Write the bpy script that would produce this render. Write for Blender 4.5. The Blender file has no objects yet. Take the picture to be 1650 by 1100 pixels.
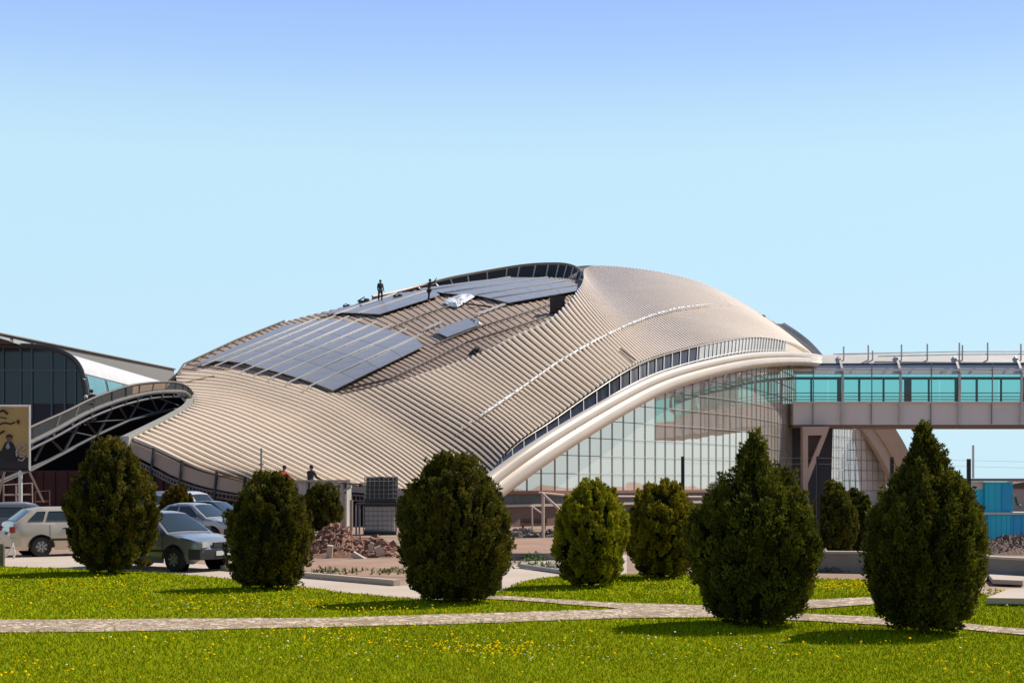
import bpy, bmesh, math, random
import numpy as np
from mathutils import Vector, Matrix
from mathutils.bvhtree import BVHTree

random.seed(7); RNG = np.random.default_rng(11)
SC = bpy.context.scene
COL = SC.collection
F = 2292.0          # focal length in photograph pixels
HC = 2.1            # camera height
HY = 780.0          # horizon row in the photograph
CX = 825.0

# ------------------------------------------------------------------ camera, sky, sun, exposure
cam_d = bpy.data.cameras.new('camera'); cam = bpy.data.objects.new('camera', cam_d); COL.objects.link(cam)
cam.location = (0, 0, HC); cam.rotation_euler = (math.radians(90), 0, 0)
cam_d.sensor_width = 36; cam_d.lens = 36 * F / 1650
cam_d.shift_y = (HY - 550) / 1650
cam_d.clip_start = 0.5; cam_d.clip_end = 6000
SC.camera = cam

SUN_EL = math.radians(50); SUN_AZ = math.radians(61)      # azimuth from +Y towards +X
SUNV = Vector((math.sin(SUN_AZ) * math.cos(SUN_EL), math.cos(SUN_AZ) * math.cos(SUN_EL), math.sin(SUN_EL)))
sl = bpy.data.lights.new('sun', 'SUN'); sl.energy = 5.0; sl.angle = math.radians(0.53); sl.color = (1.0, 0.94, 0.84)
so = bpy.data.objects.new('sun', sl); COL.objects.link(so)
so.rotation_euler = (-SUNV).to_track_quat('-Z', 'Y').to_euler()

def lin(r, g, b):
    f = lambda c: (c / 255 / 12.92) if c / 255 <= 0.04045 else ((c / 255 + 0.055) / 1.055) ** 2.4
    return (f(r), f(g), f(b), 1)

wd = bpy.data.worlds.new('World'); SC.world = wd; wd.use_nodes = True
nt = wd.node_tree; nt.nodes.clear()
w_out = nt.nodes.new('ShaderNodeOutputWorld'); w_bg = nt.nodes.new('ShaderNodeBackground')
w_sky = nt.nodes.new('ShaderNodeTexSky'); w_sky.sky_type = 'NISHITA'; w_sky.sun_disc = False
w_sky.sun_elevation = SUN_EL; w_sky.sun_rotation = SUN_AZ; w_sky.air_density = 1.0; w_sky.dust_density = 0.6
w_tc = nt.nodes.new('ShaderNodeTexCoord'); w_sep = nt.nodes.new('ShaderNodeSeparateXYZ')
w_ramp = nt.nodes.new('ShaderNodeValToRGB'); w_mix = nt.nodes.new('ShaderNodeMix'); w_mix.data_type = 'RGBA'
cr = w_ramp.color_ramp; cr.interpolation = 'LINEAR'
stops = [(0.0, (197, 232, 250)), (0.222, (196, 233, 251)), (0.252, (187, 224, 251)), (0.29, (170, 206, 253)),
         (0.322, (160, 193, 254)), (0.45, (138, 170, 228)), (0.7, (66, 95, 152)), (1.0, (44, 70, 124))]
cr.elements[0].position = stops[0][0]; cr.elements[0].color = lin(*stops[0][1])
cr.elements[1].position = stops[-1][0]; cr.elements[1].color = lin(*stops[-1][1])
for p, c in stops[1:-1]:
    e = cr.elements.new(p); e.color = lin(*c)
w_sc = nt.nodes.new('ShaderNodeVectorMath'); w_sc.operation = 'SCALE'; w_sc.inputs['Scale'].default_value = 10.7
nt.links.new(w_tc.outputs['Generated'], w_sep.inputs[0]); nt.links.new(w_sep.outputs['Z'], w_ramp.inputs[0])
nt.links.new(w_ramp.outputs[0], w_sc.inputs[0])
# sky dimmed behind the camera to cut fill light on shaded sides
w_mr = nt.nodes.new('ShaderNodeMapRange'); w_mr.interpolation_type = 'SMOOTHSTEP'
w_mr.inputs['From Min'].default_value = -0.75; w_mr.inputs['From Max'].default_value = 0.55; w_mr.inputs['To Min'].default_value = 5.6; w_mr.inputs['To Max'].default_value = 9.6
nt.links.new(w_sep.outputs['Y'], w_mr.inputs['Value']); nt.links.new(w_mr.outputs[0], w_sc.inputs['Scale'])
w_mix.inputs['Factor'].default_value = 0.88
nt.links.new(w_sky.outputs[0], w_mix.inputs['A']); nt.links.new(w_sc.outputs[0], w_mix.inputs['B'])
nt.links.new(w_mix.outputs['Result'], w_bg.inputs['Color']); w_bg.inputs['Strength'].default_value = 0.1
nt.links.new(w_bg.outputs[0], w_out.inputs[0])

SC.view_settings.view_transform = 'Standard'; SC.view_settings.look = 'None'
SC.view_settings.exposure = 0.15; SC.view_settings.gamma = 1.0; SC.view_settings.use_curve_mapping = False

# ------------------------------------------------------------------ helpers
def P(x, y, Y): return Vector(((x - CX) / F * Y, Y, HC + (HY - y) / F * Y))
def G(x, y, z=0.0):
    Y = F * (HC - z) / (y - HY); return Vector(((x - CX) / F * Y, Y, z))
def topx(v): return (CX + v[0] / v[1] * F, HY - (v[2] - HC) / v[1] * F)

def tag(o, label=None, cat=None, group=None, kind=None):
    if label: o['label'] = label
    if cat: o['category'] = cat
    if group: o['group'] = group
    if kind: o['kind'] = kind
    return o
def thing(name, label, cat, loc=(0, 0, 0), rz=0, group=None):
    o = bpy.data.objects.new(name, None); COL.objects.link(o); o.empty_display_size = 0.2
    o.location = loc; o.rotation_euler = (0, 0, rz)
    return tag(o, label, cat, group)
def link(name, me, m=None, parent=None, smooth=False):
    o = bpy.data.objects.new(name, me); COL.objects.link(o)
    if m: me.materials.append(m)
    if parent: o.parent = parent
    if smooth: me.polygons.foreach_set('use_smooth', [True] * len(me.polygons))
    return o
def copy_tree(o, parent=None):
    c = o.copy(); COL.objects.link(c); c.parent = parent
    for ch in list(o.children): copy_tree(ch, c)
    return c

class MB:
    def __init__(s): s.v = []; s.f = []
    def add(s, vs, fs):
        n = len(s.v); s.v += [tuple(v) for v in vs]; s.f += [tuple(i + n for i in f) for f in fs]; return s
    def box(s, c, d, rz=0, M=None):
        x, y, z = d[0] / 2, d[1] / 2, d[2] / 2
        vs = [Vector(p) for p in ((-x, -y, -z), (x, -y, -z), (x, y, -z), (-x, y, -z), (-x, -y, z), (x, -y, z), (x, y, z), (-x, y, z))]
        R = M if M is not None else Matrix.Rotation(rz, 3, 'Z')
        return s.add([R @ v + Vector(c) for v in vs], [(0, 3, 2, 1), (4, 5, 6, 7), (0, 1, 5, 4), (1, 2, 6, 5), (2, 3, 7, 6), (3, 0, 4, 7)])
    def prof(s, pts, ring, closed=False, cap=True, scale=None):
        # sweep ring [(a,b)] (a sideways, b up) along pts
        pts = [Vector(p) for p in pts]; n = len(pts); m = len(ring); vs = []
        for i, p in enumerate(pts):
            t = (pts[min(i + 1, n - 1)] - pts[max(i - 1, 0)]).normalized()
            up = Vector((0, 0, 1)) if abs(t.z) < 0.97 else Vector((0, 1, 0))
            sd = t.cross(up).normalized(); u = sd.cross(t).normalized()
            k = scale[i] if scale else 1
            vs += [p + sd * (a * k) + u * (b * k) for a, b in ring]
        fs = []
        for i in range(n - 1):
            for j in range(m):
                fs.append((i * m + j, i * m + (j + 1) % m, (i + 1) * m + (j + 1) % m, (i + 1) * m + j))
        if cap: fs += [tuple(range(m))[::-1], tuple((n - 1) * m + j for j in range(m))]
        return s.add(vs, fs)
    def tube(s, pts, r, seg=6, scale=None):
        return s.prof(pts, [(r * math.cos(2 * math.pi * k / seg), r * math.sin(2 * math.pi * k / seg)) for k in range(seg)], scale=scale)
    def prism(s, poly, off):
        # planar polygon of 3D points extruded by vector off
        n = len(poly); off = Vector(off); vs = [Vector(p) for p in poly] + [Vector(p) + off for p in poly]
        fs = [tuple(range(n)), tuple(range(2 * n - 1, n - 1, -1))] + [(i, i + n, (i + 1) % n + n, (i + 1) % n) for i in range(n)]
        return s.add(vs, fs)
    def grid(s, rows, flip=False):
        n = len(rows); m = len(rows[0]); vs = [p for r in rows for p in r]
        fs = [((i * m + j), (i * m + j + 1), ((i + 1) * m + j + 1), ((i + 1) * m + j)) for i in range(n - 1) for j in range(m - 1)]
        if flip: fs = [f[::-1] for f in fs]
        return s.add(vs, fs)
    def lathe(s, prof, c=(0, 0, 0), seg=16, axis='Z'):
        n = len(prof); vs = []
        for k in range(seg):
            a = 2 * math.pi * k / seg
            for r, h in prof:
                p = (r * math.cos(a), r * math.sin(a), h) if axis == 'Z' else (r * math.cos(a), h, r * math.sin(a))
                vs.append(Vector(p) + Vector(c))
        fs = [(k * n + j, ((k + 1) % seg) * n + j, ((k + 1) % seg) * n + j + 1, k * n + j + 1) for k in range(seg) for j in range(n - 1)]
        return s.add(vs, fs)
    def build(s, name, m=None, parent=None, smooth=False, fix=True):
        me = bpy.data.meshes.new(name); me.from_pydata(s.v, [], s.f); me.update()
        if fix:
            bm = bmesh.new(); bm.from_mesh(me); bmesh.ops.recalc_face_normals(bm, faces=bm.faces); bm.to_mesh(me); bm.free()
        o = link(name, me, m, parent)
        if smooth:
            me.polygons.foreach_set('use_smooth', [True] * len(me.polygons))
            if smooth != 'all':
                me.set_sharp_from_angle(angle=math.radians(38))
        return o

MATS = {}
def mat(name, col, rough=0.7, metal=0.0, col2=None, scale=3.0, amt=0.5, bump=0.0, bscale=None, spec=0.5, detail=6, coords='Object', coat=0.0, attr=None):
    if name in MATS: return MATS[name]
    m = bpy.data.materials.new(name); m.use_nodes = True; t = m.node_tree; b = t.nodes['Principled BSDF']
    b.inputs['Roughness'].default_value = rough; b.inputs['Metallic'].default_value = metal
    b.inputs['Specular IOR Level'].default_value = spec; b.inputs['Coat Weight'].default_value = coat
    tc = t.nodes.new('ShaderNodeTexCoord'); nz = t.nodes.new('ShaderNodeTexNoise')
    nz.inputs['Scale'].default_value = scale; nz.inputs['Detail'].default_value = detail
    t.links.new(tc.outputs[coords], nz.inputs['Vector'])
    rp = t.nodes.new('ShaderNodeValToRGB'); rp.color_ramp.elements[0].position = 0.5 - 0.5 * amt; rp.color_ramp.elements[1].position = 0.5 + 0.5 * amt
    c2 = col2 or tuple(c * 0.82 for c in col)
    rp.color_ramp.elements[0].color = (*c2[:3], 1); rp.color_ramp.elements[1].color = (*col[:3], 1)
    t.links.new(nz.outputs['Fac'], rp.inputs[0]); out = rp.outputs[0]
    if attr:
        at = t.nodes.new('ShaderNodeAttribute'); at.attribute_name = attr
        mx = t.nodes.new('ShaderNodeMix'); mx.data_type = 'RGBA'; mx.blend_type = 'MULTIPLY'; mx.inputs['Factor'].default_value = 1
        t.links.new(out, mx.inputs['A']); t.links.new(at.outputs['Color'], mx.inputs['B']); out = mx.outputs['Result']
    t.links.new(out, b.inputs['Base Color'])
    if bump:
        n2 = t.nodes.new('ShaderNodeTexNoise'); n2.inputs['Scale'].default_value = bscale or scale * 4; n2.inputs['Detail'].default_value = 5
        t.links.new(tc.outputs[coords], n2.inputs['Vector'])
        bp = t.nodes.new('ShaderNodeBump'); bp.inputs['Strength'].default_value = bump; bp.inputs['Distance'].default_value = 0.05
        t.links.new(n2.outputs['Fac'], bp.inputs['Height']); t.links.new(bp.outputs[0], b.inputs['Normal'])
    MATS[name] = m; return m
def glass_mat(name, tint, refl=0.15, rough=0.02):
    m = bpy.data.materials.new(name); m.use_nodes = True; t = m.node_tree; t.nodes.clear()
    o = t.nodes.new('ShaderNodeOutputMaterial'); tr = t.nodes.new('ShaderNodeBsdfTransparent'); gl = t.nodes.new('ShaderNodeBsdfGlossy')
    tr.inputs['Color'].default_value = (*tint, 1); gl.inputs['Roughness'].default_value = rough
    fr = t.nodes.new('ShaderNodeLayerWeight'); fr.inputs['Blend'].default_value = 0.25
    mp = t.nodes.new('ShaderNodeMapRange'); mp.inputs['To Min'].default_value = refl; mp.inputs['To Max'].default_value = 0.9
    t.links.new(fr.outputs['Fresnel'], mp.inputs['Value'])
    mx = t.nodes.new('ShaderNodeMixShader'); t.links.new(mp.outputs[0], mx.inputs[0]); t.links.new(tr.outputs[0], mx.inputs[1]); t.links.new(gl.outputs[0], mx.inputs[2])
    t.links.new(mx.outputs[0], o.inputs[0]); return m
def mirror_mat(name, tint, dark, k=0.7, wob=0.02):
    m = bpy.data.materials.new(name); m.use_nodes = True; t = m.node_tree; t.nodes.clear()
    o = t.nodes.new('ShaderNodeOutputMaterial'); d = t.nodes.new('ShaderNodeBsdfDiffuse'); gl = t.nodes.new('ShaderNodeBsdfGlossy')
    d.inputs['Color'].default_value = (*dark, 1); gl.inputs['Color'].default_value = (*tint, 1); gl.inputs['Roughness'].default_value = 0.015
    tc = t.nodes.new('ShaderNodeTexCoord'); nz = t.nodes.new('ShaderNodeTexNoise'); nz.inputs['Scale'].default_value = 0.45; nz.inputs['Detail'].default_value = 1
    t.links.new(tc.outputs['Object'], nz.inputs['Vector'])
    bp = t.nodes.new('ShaderNodeBump'); bp.inputs['Strength'].default_value = wob; bp.inputs['Distance'].default_value = 1.0
    t.links.new(nz.outputs['Fac'], bp.inputs['Height']); t.links.new(bp.outputs[0], gl.inputs['Normal'])
    mx = t.nodes.new('ShaderNodeMixShader'); mx.inputs[0].default_value = k
    t.links.new(d.outputs[0], mx.inputs[1]); t.links.new(gl.outputs[0], mx.inputs[2]); t.links.new(mx.outputs[0], o.inputs[0]); return m

M_cream = mat('cream roof sheet', (0.89, 0.745, 0.575), 0.36, 0.0, (0.77, 0.625, 0.46), 0.35, 0.9, bump=0.08, bscale=1.5)
M_brown = mat('dusty brown roof deck', (0.44, 0.325, 0.24), 0.75, 0.0, (0.35, 0.25, 0.18), 0.5, 0.6, bump=0.1)
M_white = mat('white painted metal', (0.74, 0.70, 0.64), 0.35, 0.1, (0.64, 0.60, 0.54), 0.8, 0.5)
M_beam = mat('cream painted edge beam', (0.72, 0.61, 0.485), 0.32, 0.1, (0.62, 0.53, 0.43), 0.5, 0.6)
M_dark = mat('dark painted steel', (0.05, 0.05, 0.055), 0.55, 0.2)
M_black = mat('black void shade', (0.006, 0.006, 0.007), 0.95, spec=0.05)  # near-black colour stands in for shade inside voids and wheel wells
M_steel = mat('grey galvanised steel', (0.30, 0.29, 0.28), 0.5, 0.5)
M_lsteel = mat('pale grey metal', (0.58, 0.56, 0.53), 0.45, 0.3)
M_panel = mat('solar cell surface', (0.30, 0.305, 0.32), 0.36, 0.0, (0.235, 0.24, 0.255), 1.2, 0.5, spec=0.8)
M_rail = mat('pale aluminium rail', (0.75, 0.70, 0.63), 0.4, 0.3)
M_conc = mat('weathered concrete', (0.30, 0.265, 0.225), 0.9, 0, (0.19, 0.165, 0.135), 1.3, 0.7, bump=0.3)
M_lconc = mat('pale dusty concrete', (0.56, 0.47, 0.38), 0.9, 0, (0.42, 0.34, 0.26), 0.6, 0.7, bump=0.2)
M_pink = mat('pinkish precast concrete', (0.62, 0.46, 0.385), 0.85, 0, (0.52, 0.38, 0.315), 0.7, 0.6)
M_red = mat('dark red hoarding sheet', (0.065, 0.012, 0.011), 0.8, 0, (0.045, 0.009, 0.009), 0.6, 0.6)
M_rim = mat('dark window glass', (0.035, 0.04, 0.048), 0.3, 0, (0.02, 0.024, 0.03), 0.6, spec=0.25)

# ------------------------------------------------------------------ roof surface of the hall
def spline1(t, p, q):
    """natural cubic spline through (t,p[n,k]) evaluated at q"""
    t = np.asarray(t, float); p = np.asarray(p, float); n = len(t); h = np.diff(t)
    A = np.zeros((n, n)); B = np.zeros((n,) + p.shape[1:]); A[0, 0] = A[-1, -1] = 1
    for i in range(1, n - 1):
        A[i, i - 1] = h[i - 1]; A[i, i] = 2 * (h[i - 1] + h[i]); A[i, i + 1] = h[i]
        B[i] = 6 * ((p[i + 1] - p[i]) / h[i] - (p[i] - p[i - 1]) / h[i - 1])
    M = np.linalg.solve(A, B.reshape(n, -1)).reshape(B.shape)
    q = np.asarray(q, float); k = np.clip(np.searchsorted(t, q) - 1, 0, n - 2); x = q - t[k]; hh = h[k]
    ex = (slice(None),) + (None,) * (p.ndim - 1); x = x[ex]; hh = hh[ex]
    a = p[k]; m0 = M[k]; m1 = M[k + 1]
    b = (p[k + 1] - a) / hh - hh * (2 * m0 + m1) / 6
    return a + b * x + m0 / 2 * x ** 2 + (m1 - m0) / (6 * hh) * x ** 3

ROWS = [  # (pixel points from the far/left end to the near/right end, Y at both ends, bulge, back-extension or None, ribs to the next row)
 ([(210,712),(260,733),(328,761),(388,775)], 76, 72, 0.15, None, 7),
 ([(270,683),(340,710),(420,746),(482,779)], 81, 72, 0.3, None, 6),
 ([(312,660),(400,692),(500,738),(592,783)], 86.5, 71.5, 0.4, None, 6),
 ([(315,640),(380,647),(440,664),(500,692),(590,740),(665,793)], 90, 71, 0.5, None, 6),
 ([(262,605),(330,608),(400,620),(500,646),(590,694),(670,748),(720,789)], 99, 70, 0.7, (-5,5,-3), 5),
 ([(330,570),(430,598),(540,640),(610,680),(690,732),(768,790)], 104, 69, 0.8, (-5,6,-3), 8),
 ([(420,531),(520,570),(624,620),(700,664),(780,716),(805,740)], 110, 71, 0.9, (-5,7,-3), 11),
 ([(520,503),(620,542),(720,592),(800,640),(868,691)], 116, 73, 1.0, (-5,8,-3), 8),
 ([(640,474),(700,516),(780,570),(860,622),(913,660)], 123, 76, 1.0, (-5,9,-3), 9),
 ([(735,458),(800,500),(860,538),(940,590),(975,617)], 126, 78, 1.0, (-4,8,-2), 9),
 ([(860,447),(915,490),(972,541),(1024,588)], 127, 81.5, 0.9, (-4,8,-2), 12),
 ([(925,449),(980,498),(1040,544),(1073,570)], 125, 85, 0.9, (-3,9,-3.5), 16),
 ([(965,428),(1040,474),(1100,520),(1141,553)], 122, 90, 0.8, (-3,10,-5), 17),
 ([(1050,436),(1110,472),(1160,510),(1205,543)], 119, 94, 0.7, (-2,10,-5.5), 14),
 ([(1130,455),(1175,485),(1215,515),(1245,545)], 115, 98, 0.6, (-1,10,-6), 14),
 ([(1200,490),(1230,511),(1260,533),(1285,556)], 111.5, 101.5, 0.4, (0,9,-6), 12),
 ([(1250,521),(1280,545),(1315,576)], 109, 104.5, 0.2, (1,8,-6), 0),
]
LIFTV = [0,0,0,0,0,0,0,.12,.35,.6,.85,.92,.95,.75,.5,.25,0]
NU = 72
def row_points(r, li):
    px, Ya, Yb, bulge, back, _ = r
    a = P(*px[0], Ya); b = P(*px[-1], Yb); pts = [a]
    for (x, y) in px[1:-1]:
        s = (HY - y) / F
        def g(Y):
            t = (Ya - Y) / (Ya - Yb)
            return (HC + s * Y) - (a.z + (b.z - a.z) * t + bulge * 4 * t * (1 - t))
        lo, hi = Yb - 0.0, Ya
        best = min(np.linspace(Yb, Ya, 400), key=lambda Y: abs(g(Y)))
        pts.append(P(x, y, best))
    pts.append(b)
    return pts
CTRL = []; VV = [0.0]
for i, r in enumerate(ROWS):
    pts = [np.array(p) for p in row_points(r, LIFTV[i])]
    if i >= 12:                                   # these rows are drawn at their lifted place
        n = len(pts)
        for k in range(n): pts[k][2] -= LIFTV[i] * (1 - k / (n - 1)) ** 2
    d = [0.0]
    for k in range(1, len(pts)): d.append(d[-1] + np.linalg.norm(pts[k] - pts[k - 1]))
    d = np.array(d) / d[-1]
    CTRL.append(spline1(d, np.array(pts), np.linspace(0, 1, NU)))
    if i < len(ROWS) - 1: VV.append(VV[-1] + r[5])
CTRL = np.array(CTRL); VV = np.array(VV); VMAX = VV[-1]
# even out the depths (low-order surface fit), then densify
_q = np.linspace(0, VMAX, 90); _D = spline1(VV, CTRL, _q)
_px = CX + _D[:, :, 0] / _D[:, :, 1] * F; _py = HY - (_D[:, :, 2] - HC) / _D[:, :, 1] * F
_u, _v = np.meshgrid(np.linspace(-1, 1, NU), np.linspace(-1, 1, 90))
_T = np.stack([_u ** a * _v ** b for a in range(4) for b in range(6)], -1).reshape(-1, 24)
_c = np.linalg.lstsq(_T, _D[:, :, 1].reshape(-1), rcond=None)[0]
_Y = (_T @ _c).reshape(90, NU)
_K = np.array([1, 4, 7, 10, 12, 10, 7, 4, 1.]); _K /= _K.sum()
def _sm(a): return np.apply_along_axis(lambda r: np.convolve(np.pad(r, 4, mode='reflect', reflect_type='odd'), _K, 'valid'), 0, a)
_px = _sm(_px); _py = _sm(_py)
CTRL = np.stack([(_px - CX) / F * _Y, _Y, HC + (HY - _py) / F * _Y], -1); VVR = VV; VQ = _q
def rows_at(q): return spline1(VQ, CTRL, q)      # [len(q), NU, 3]
def sm(x): x = np.clip(x, 0, 1); return x * x * (3 - 2 * x)

SWOOSH = [(150,640),(255,607),(330,598),(400,603),(480,623),(545,642),(600,628),(650,616),(720,595),(780,577),(850,550),(880,538),(902,522),(920,504),(931,488),(939,474),(944,452),(946,380)]
def above_swoosh(x, y): return y < np.interp(x, [p[0] for p in SWOOSH], [p[1] for p in SWOOSH]) if x < 944 else False

RIBN = int(VMAX)
prof = [(0.0, 0), (0.40, 0), (0.56, 1), (0.94, 1)]
def gapf(k): return float(np.interp(k, [0, VVR[8], VVR[10], VVR[13]], [.50, .50, .42, .36]))
q = np.array([k + f * (gapf(k) / .40 if f < .5 else 1) for k in range(RIBN) for f, _ in prof] + [RIBN - 1e-6]); hq = np.array([h for k in range(RIBN) for _, h in prof] + [0])
S = rows_at(q)
du = np.gradient(S, axis=1); dv = np.gradient(rows_at(np.clip(q + 0.5, 0, VMAX)) - rows_at(np.clip(q - 0.5, 0, VMAX)), axis=0) * 0 + (rows_at(np.clip(q + 0.5, 0, VMAX)) - rows_at(np.clip(q - 0.5, 0, VMAX)))
NRM = np.cross(du, dv); NRM /= np.linalg.norm(NRM, axis=2, keepdims=True) + 1e-9
NRM[NRM[:, :, 2] < 0] *= -1
SPAC = np.linalg.norm(dv, axis=2)
U = np.linspace(0, 1, NU)
PX = CX + S[:, :, 0] / S[:, :, 1] * F; PY = HY - (S[:, :, 2] - HC) / S[:, :, 1] * F
US = np.zeros(len(q), int)                        # first outer sample of each rib line
UF = np.zeros(len(q))
for i in range(len(q)):
    f = 0.0
    if q[i] > VV[3] + 1:
        ins = [above_swoosh(PX[i, j], PY[i, j]) for j in range(NU)]
        if any(ins):
            j = max(k for k in range(NU) if ins[k]); f = min((j + 0.5) / (NU - 1), 0.95)
    UF[i] = f
UF2 = np.convolve(np.pad(UF, 6, mode='edge'), np.ones(13) / 13, 'valid'); UF2 = UF2 * np.clip((VV[12] - 1 - q) / (VV[12] - 1 - VV[11]), 0, 1) ** .8; UF2[q > VV[12] - 1] = 0
LQ = np.interp(q, VV, LIFTV)
NI = 40
def samp(i, u):                                   # surface point + normal of rib line i at u array
    x = u * (NU - 1); k = np.clip(x.astype(int), 0, NU - 2); t = (x - k)[:, None]
    return S[i, k] * (1 - t) + S[i, k + 1] * t, NRM[i, k] * (1 - t) + NRM[i, k + 1] * t, SPAC[i, k] * (1 - t[:, 0]) + SPAC[i, k + 1] * t[:, 0]
hall = thing('exhibition_hall', 'huge domed hall with ribbed cream metal roof, edge beam and curved glass wall', 'exhibition hall', (0, 90, 0))
HL = Vector((0, 90, 0))
def hb(mb, name, m, parent=None, smooth=False, fix=True):   # hall part: shift into the hall's frame
    mb.v = [(v[0] - HL.x, v[1] - HL.y, v[2] - HL.z) for v in mb.v]
    return mb.build(name, m, parent or hall, smooth, fix)

outer = []; inner_idx = []; inner = []; edge_top = []; edge_bot = []
for i in range(len(q)):
    u = UF2[i] + (1 - UF2[i]) * np.linspace(0, 1, 60)
    p, n, sp = samp(i, u); t = np.linspace(0, 1, 60)
    p = p.copy(); p[:, 2] += LQ[i] * (1 - t) ** 2
    top = p + n * (np.minimum(0.30 * sp, 0.26) * hq[i] * np.interp(q[i], [VVR[9], VVR[13]], [1, .3]))[:, None]
    row = [Vector(x) for x in top]
    bk = ROWS[min(int(np.searchsorted(VV, q[i], 'right')) - 1, 16)][4]
    if UF2[i] == 0 and q[i] >= VV[12] - 1: row = [row[0] + Vector((-2, 11, -5.5)), row[0] + Vector((-1, 5, -1.6))] + row
    elif q[i] >= VV[4] - 0.01 and UF2[i] < 0.02: row = [row[0] + Vector((-4, 6, -3)), row[0] + Vector((-1.5, 2, -0.6))] + row
    else: row = [row[0], row[0]] + row
    outer.append(row)
    if UF2[i] > 0.015:
        u = np.linspace(0, min(UF2[i] + 0.04, 1), NI); p2, n2, sp2 = samp(i, u)
        r2 = p2 + n2 * (np.minimum(0.3 * sp2, 0.06) * hq[i])[:, None] - np.array([0, 0, 0.02])
        r2 = [Vector(x) for x in r2]
        inner.append([r2[0] + Vector((-5, 9, -4)), r2[0] + Vector((-2, 3, -0.9))] + r2)
        edge_top.append(Vector(p[0]) + Vector((0, 0, 0.0))); edge_bot.append(Vector(p2[-1]) - Vector((0, 0, 0.3)))
shell = hb(MB().grid(outer), 'roof_shell', M_cream, fix=False)
shell.data.materials.append(mat('brown rib shade', (0.16, 0.09, 0.05), 0.7, 0, (0.11, 0.062, 0.034), 0.5))  # shadow between the ribs, painted brown on the low faces
_nf = len(outer[0]) - 1
shell.data.polygons.foreach_set('material_index', [1 if (i // _nf) % 4 in (0,) else 0 for i in range(len(shell.data.polygons))])
inner_o = hb(MB().grid(inner), 'roof_deck', M_brown, fix=False)
hb(MB().grid([edge_top, [ (a + b) / 2 for a, b in zip(edge_top, edge_bot)], edge_bot]), 'shell_fascia', mat('tan fascia', (0.33, 0.25, 0.19), 0.6))
# bvh of the plain surface for things that stand on the roof
qq = np.linspace(0, VMAX - 1e-6, 140); SS = rows_at(qq)
vs = [Vector(p) for r in SS for p in r]; fs = [(i * NU + j, i * NU + j + 1, (i + 1) * NU + j + 1, (i + 1) * NU + j) for i in range(139) for j in range(NU - 1)]
BVH = BVHTree.FromPolygons(vs, fs)
def on_roof(x, y):
    o = Vector((0, 0, HC)); d = (P(x, y, 100) - o).normalized()
    for dy in (0, 1.5, 3, 5, 8, 12):
        d = (P(x, y + dy, 100) - o).normalized()
        h = BVH.ray_cast(o, d)
        if h[0] is not None:
            n = h[1] if h[1].z > 0 else -h[1]; return h[0], n
    return P(x, y, 115), Vector((0, 0, 1))

# rim window wall at the crest
base = [(600,480,121),(640,474,123),(700,463,125.5),(740,457,126.5),(790,451,127.5),(840,447.5,127.5),(880,446.5,127),(905,448,126.4),(922,452,125),(931,460,122.5),(935,470,119.5),(931,486,116)]
topp = [(600,479,121),(640,471,123),(690,458,125.5),(735,447,126.5),(790,437,127.5),(845,428.5,127.5),(885,426,127),(912,427,126.4),(930,433,125),(939,442,122.5),(943,455,119.5),(934,472,116)]
def dens(pts, n=60):
    a = np.array([P(*p) for p in pts]); t = np.linspace(0, 1, len(a)); return [Vector(x) for x in spline1(t, a, np.linspace(0, 1, n))]
bl, tl = dens(base), dens(topp)
bl = [Vector((a.x, a.y, a.z - 0.3)) for a in bl]
rw = hb(MB().grid([bl, tl]), 'rim_window_wall', M_rim)
for k in np.linspace(4, 47, 16):
    k = int(k); hb(MB().tube([bl[k] + Vector((0, -.06, 0)), tl[k] + Vector((0, -.06, 0))], 0.07, 4), 'mullion', M_lsteel, rw)
hb(MB().tube([p + Vector((0, 0, .06)) for p in tl], 0.13, 6), 'rim_coping', mat('tan coping', (0.30, 0.24, 0.19), 0.5, 0.3))
# slope of the shell behind the rim wall
hb(MB().grid([[p + Vector((0, .1, 0.02)) for p in tl], [p + Vector((-1.5, 5, -1.2)) for p in tl], [p + Vector((-4, 12, -5)) for p in tl]]), 'far_shell', M_cream)

# crest cap between the rim wall and the shell
ca = [tl[k] + Vector((0, 0, .05)) for k in range(41, 58)]
cB = [outer[i][2] + Vector((0, 0, .03)) for i in range(len(q)) if VV[11] - 2 <= q[i] <= VV[12] - .5 and hq[i] == 1][::-1]
cB = [Vector([np.interp(t, np.linspace(0, 1, len(cB)), [p[k] for p in cB]) for k in range(3)]) for t in np.linspace(0, 1, 17)]
back = [p + Vector((-1, 6, -2)) for p in ca]
hb(MB().grid([ca, [a.lerp(b, .5) + Vector((0, 0, .03)) for a, b in zip(ca, cB)], cB]), 'crest_cap', mat('tan flashing sheet', (0.66, 0.49, 0.34), 0.45, 0, (0.58, 0.43, 0.30), 1), smooth=True)
# lap joints across the deck
for pl in ([(555,632),(628,616),(750,557),(820,535),(888,512)], [(700,560),(760,536),(850,507),(905,488)], [(600,545),(680,512),(740,492),(800,500)], [(286,596),(380,552),(470,516)]):
    pts = []
    for k in range(len(pl) - 1):
        for t in np.linspace(0, 1, 9)[:-1]:
            x = pl[k][0] + (pl[k + 1][0] - pl[k][0]) * t; y = pl[k][1] + (pl[k + 1][1] - pl[k][1]) * t
            h, n = on_roof(x, y); pts.append(h + n * 0.2)
    hb(MB().tube(pts, 0.07, 5), 'lap_joint', mat('lap joint strip', (0.12, 0.085, 0.065), 0.7))

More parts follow.
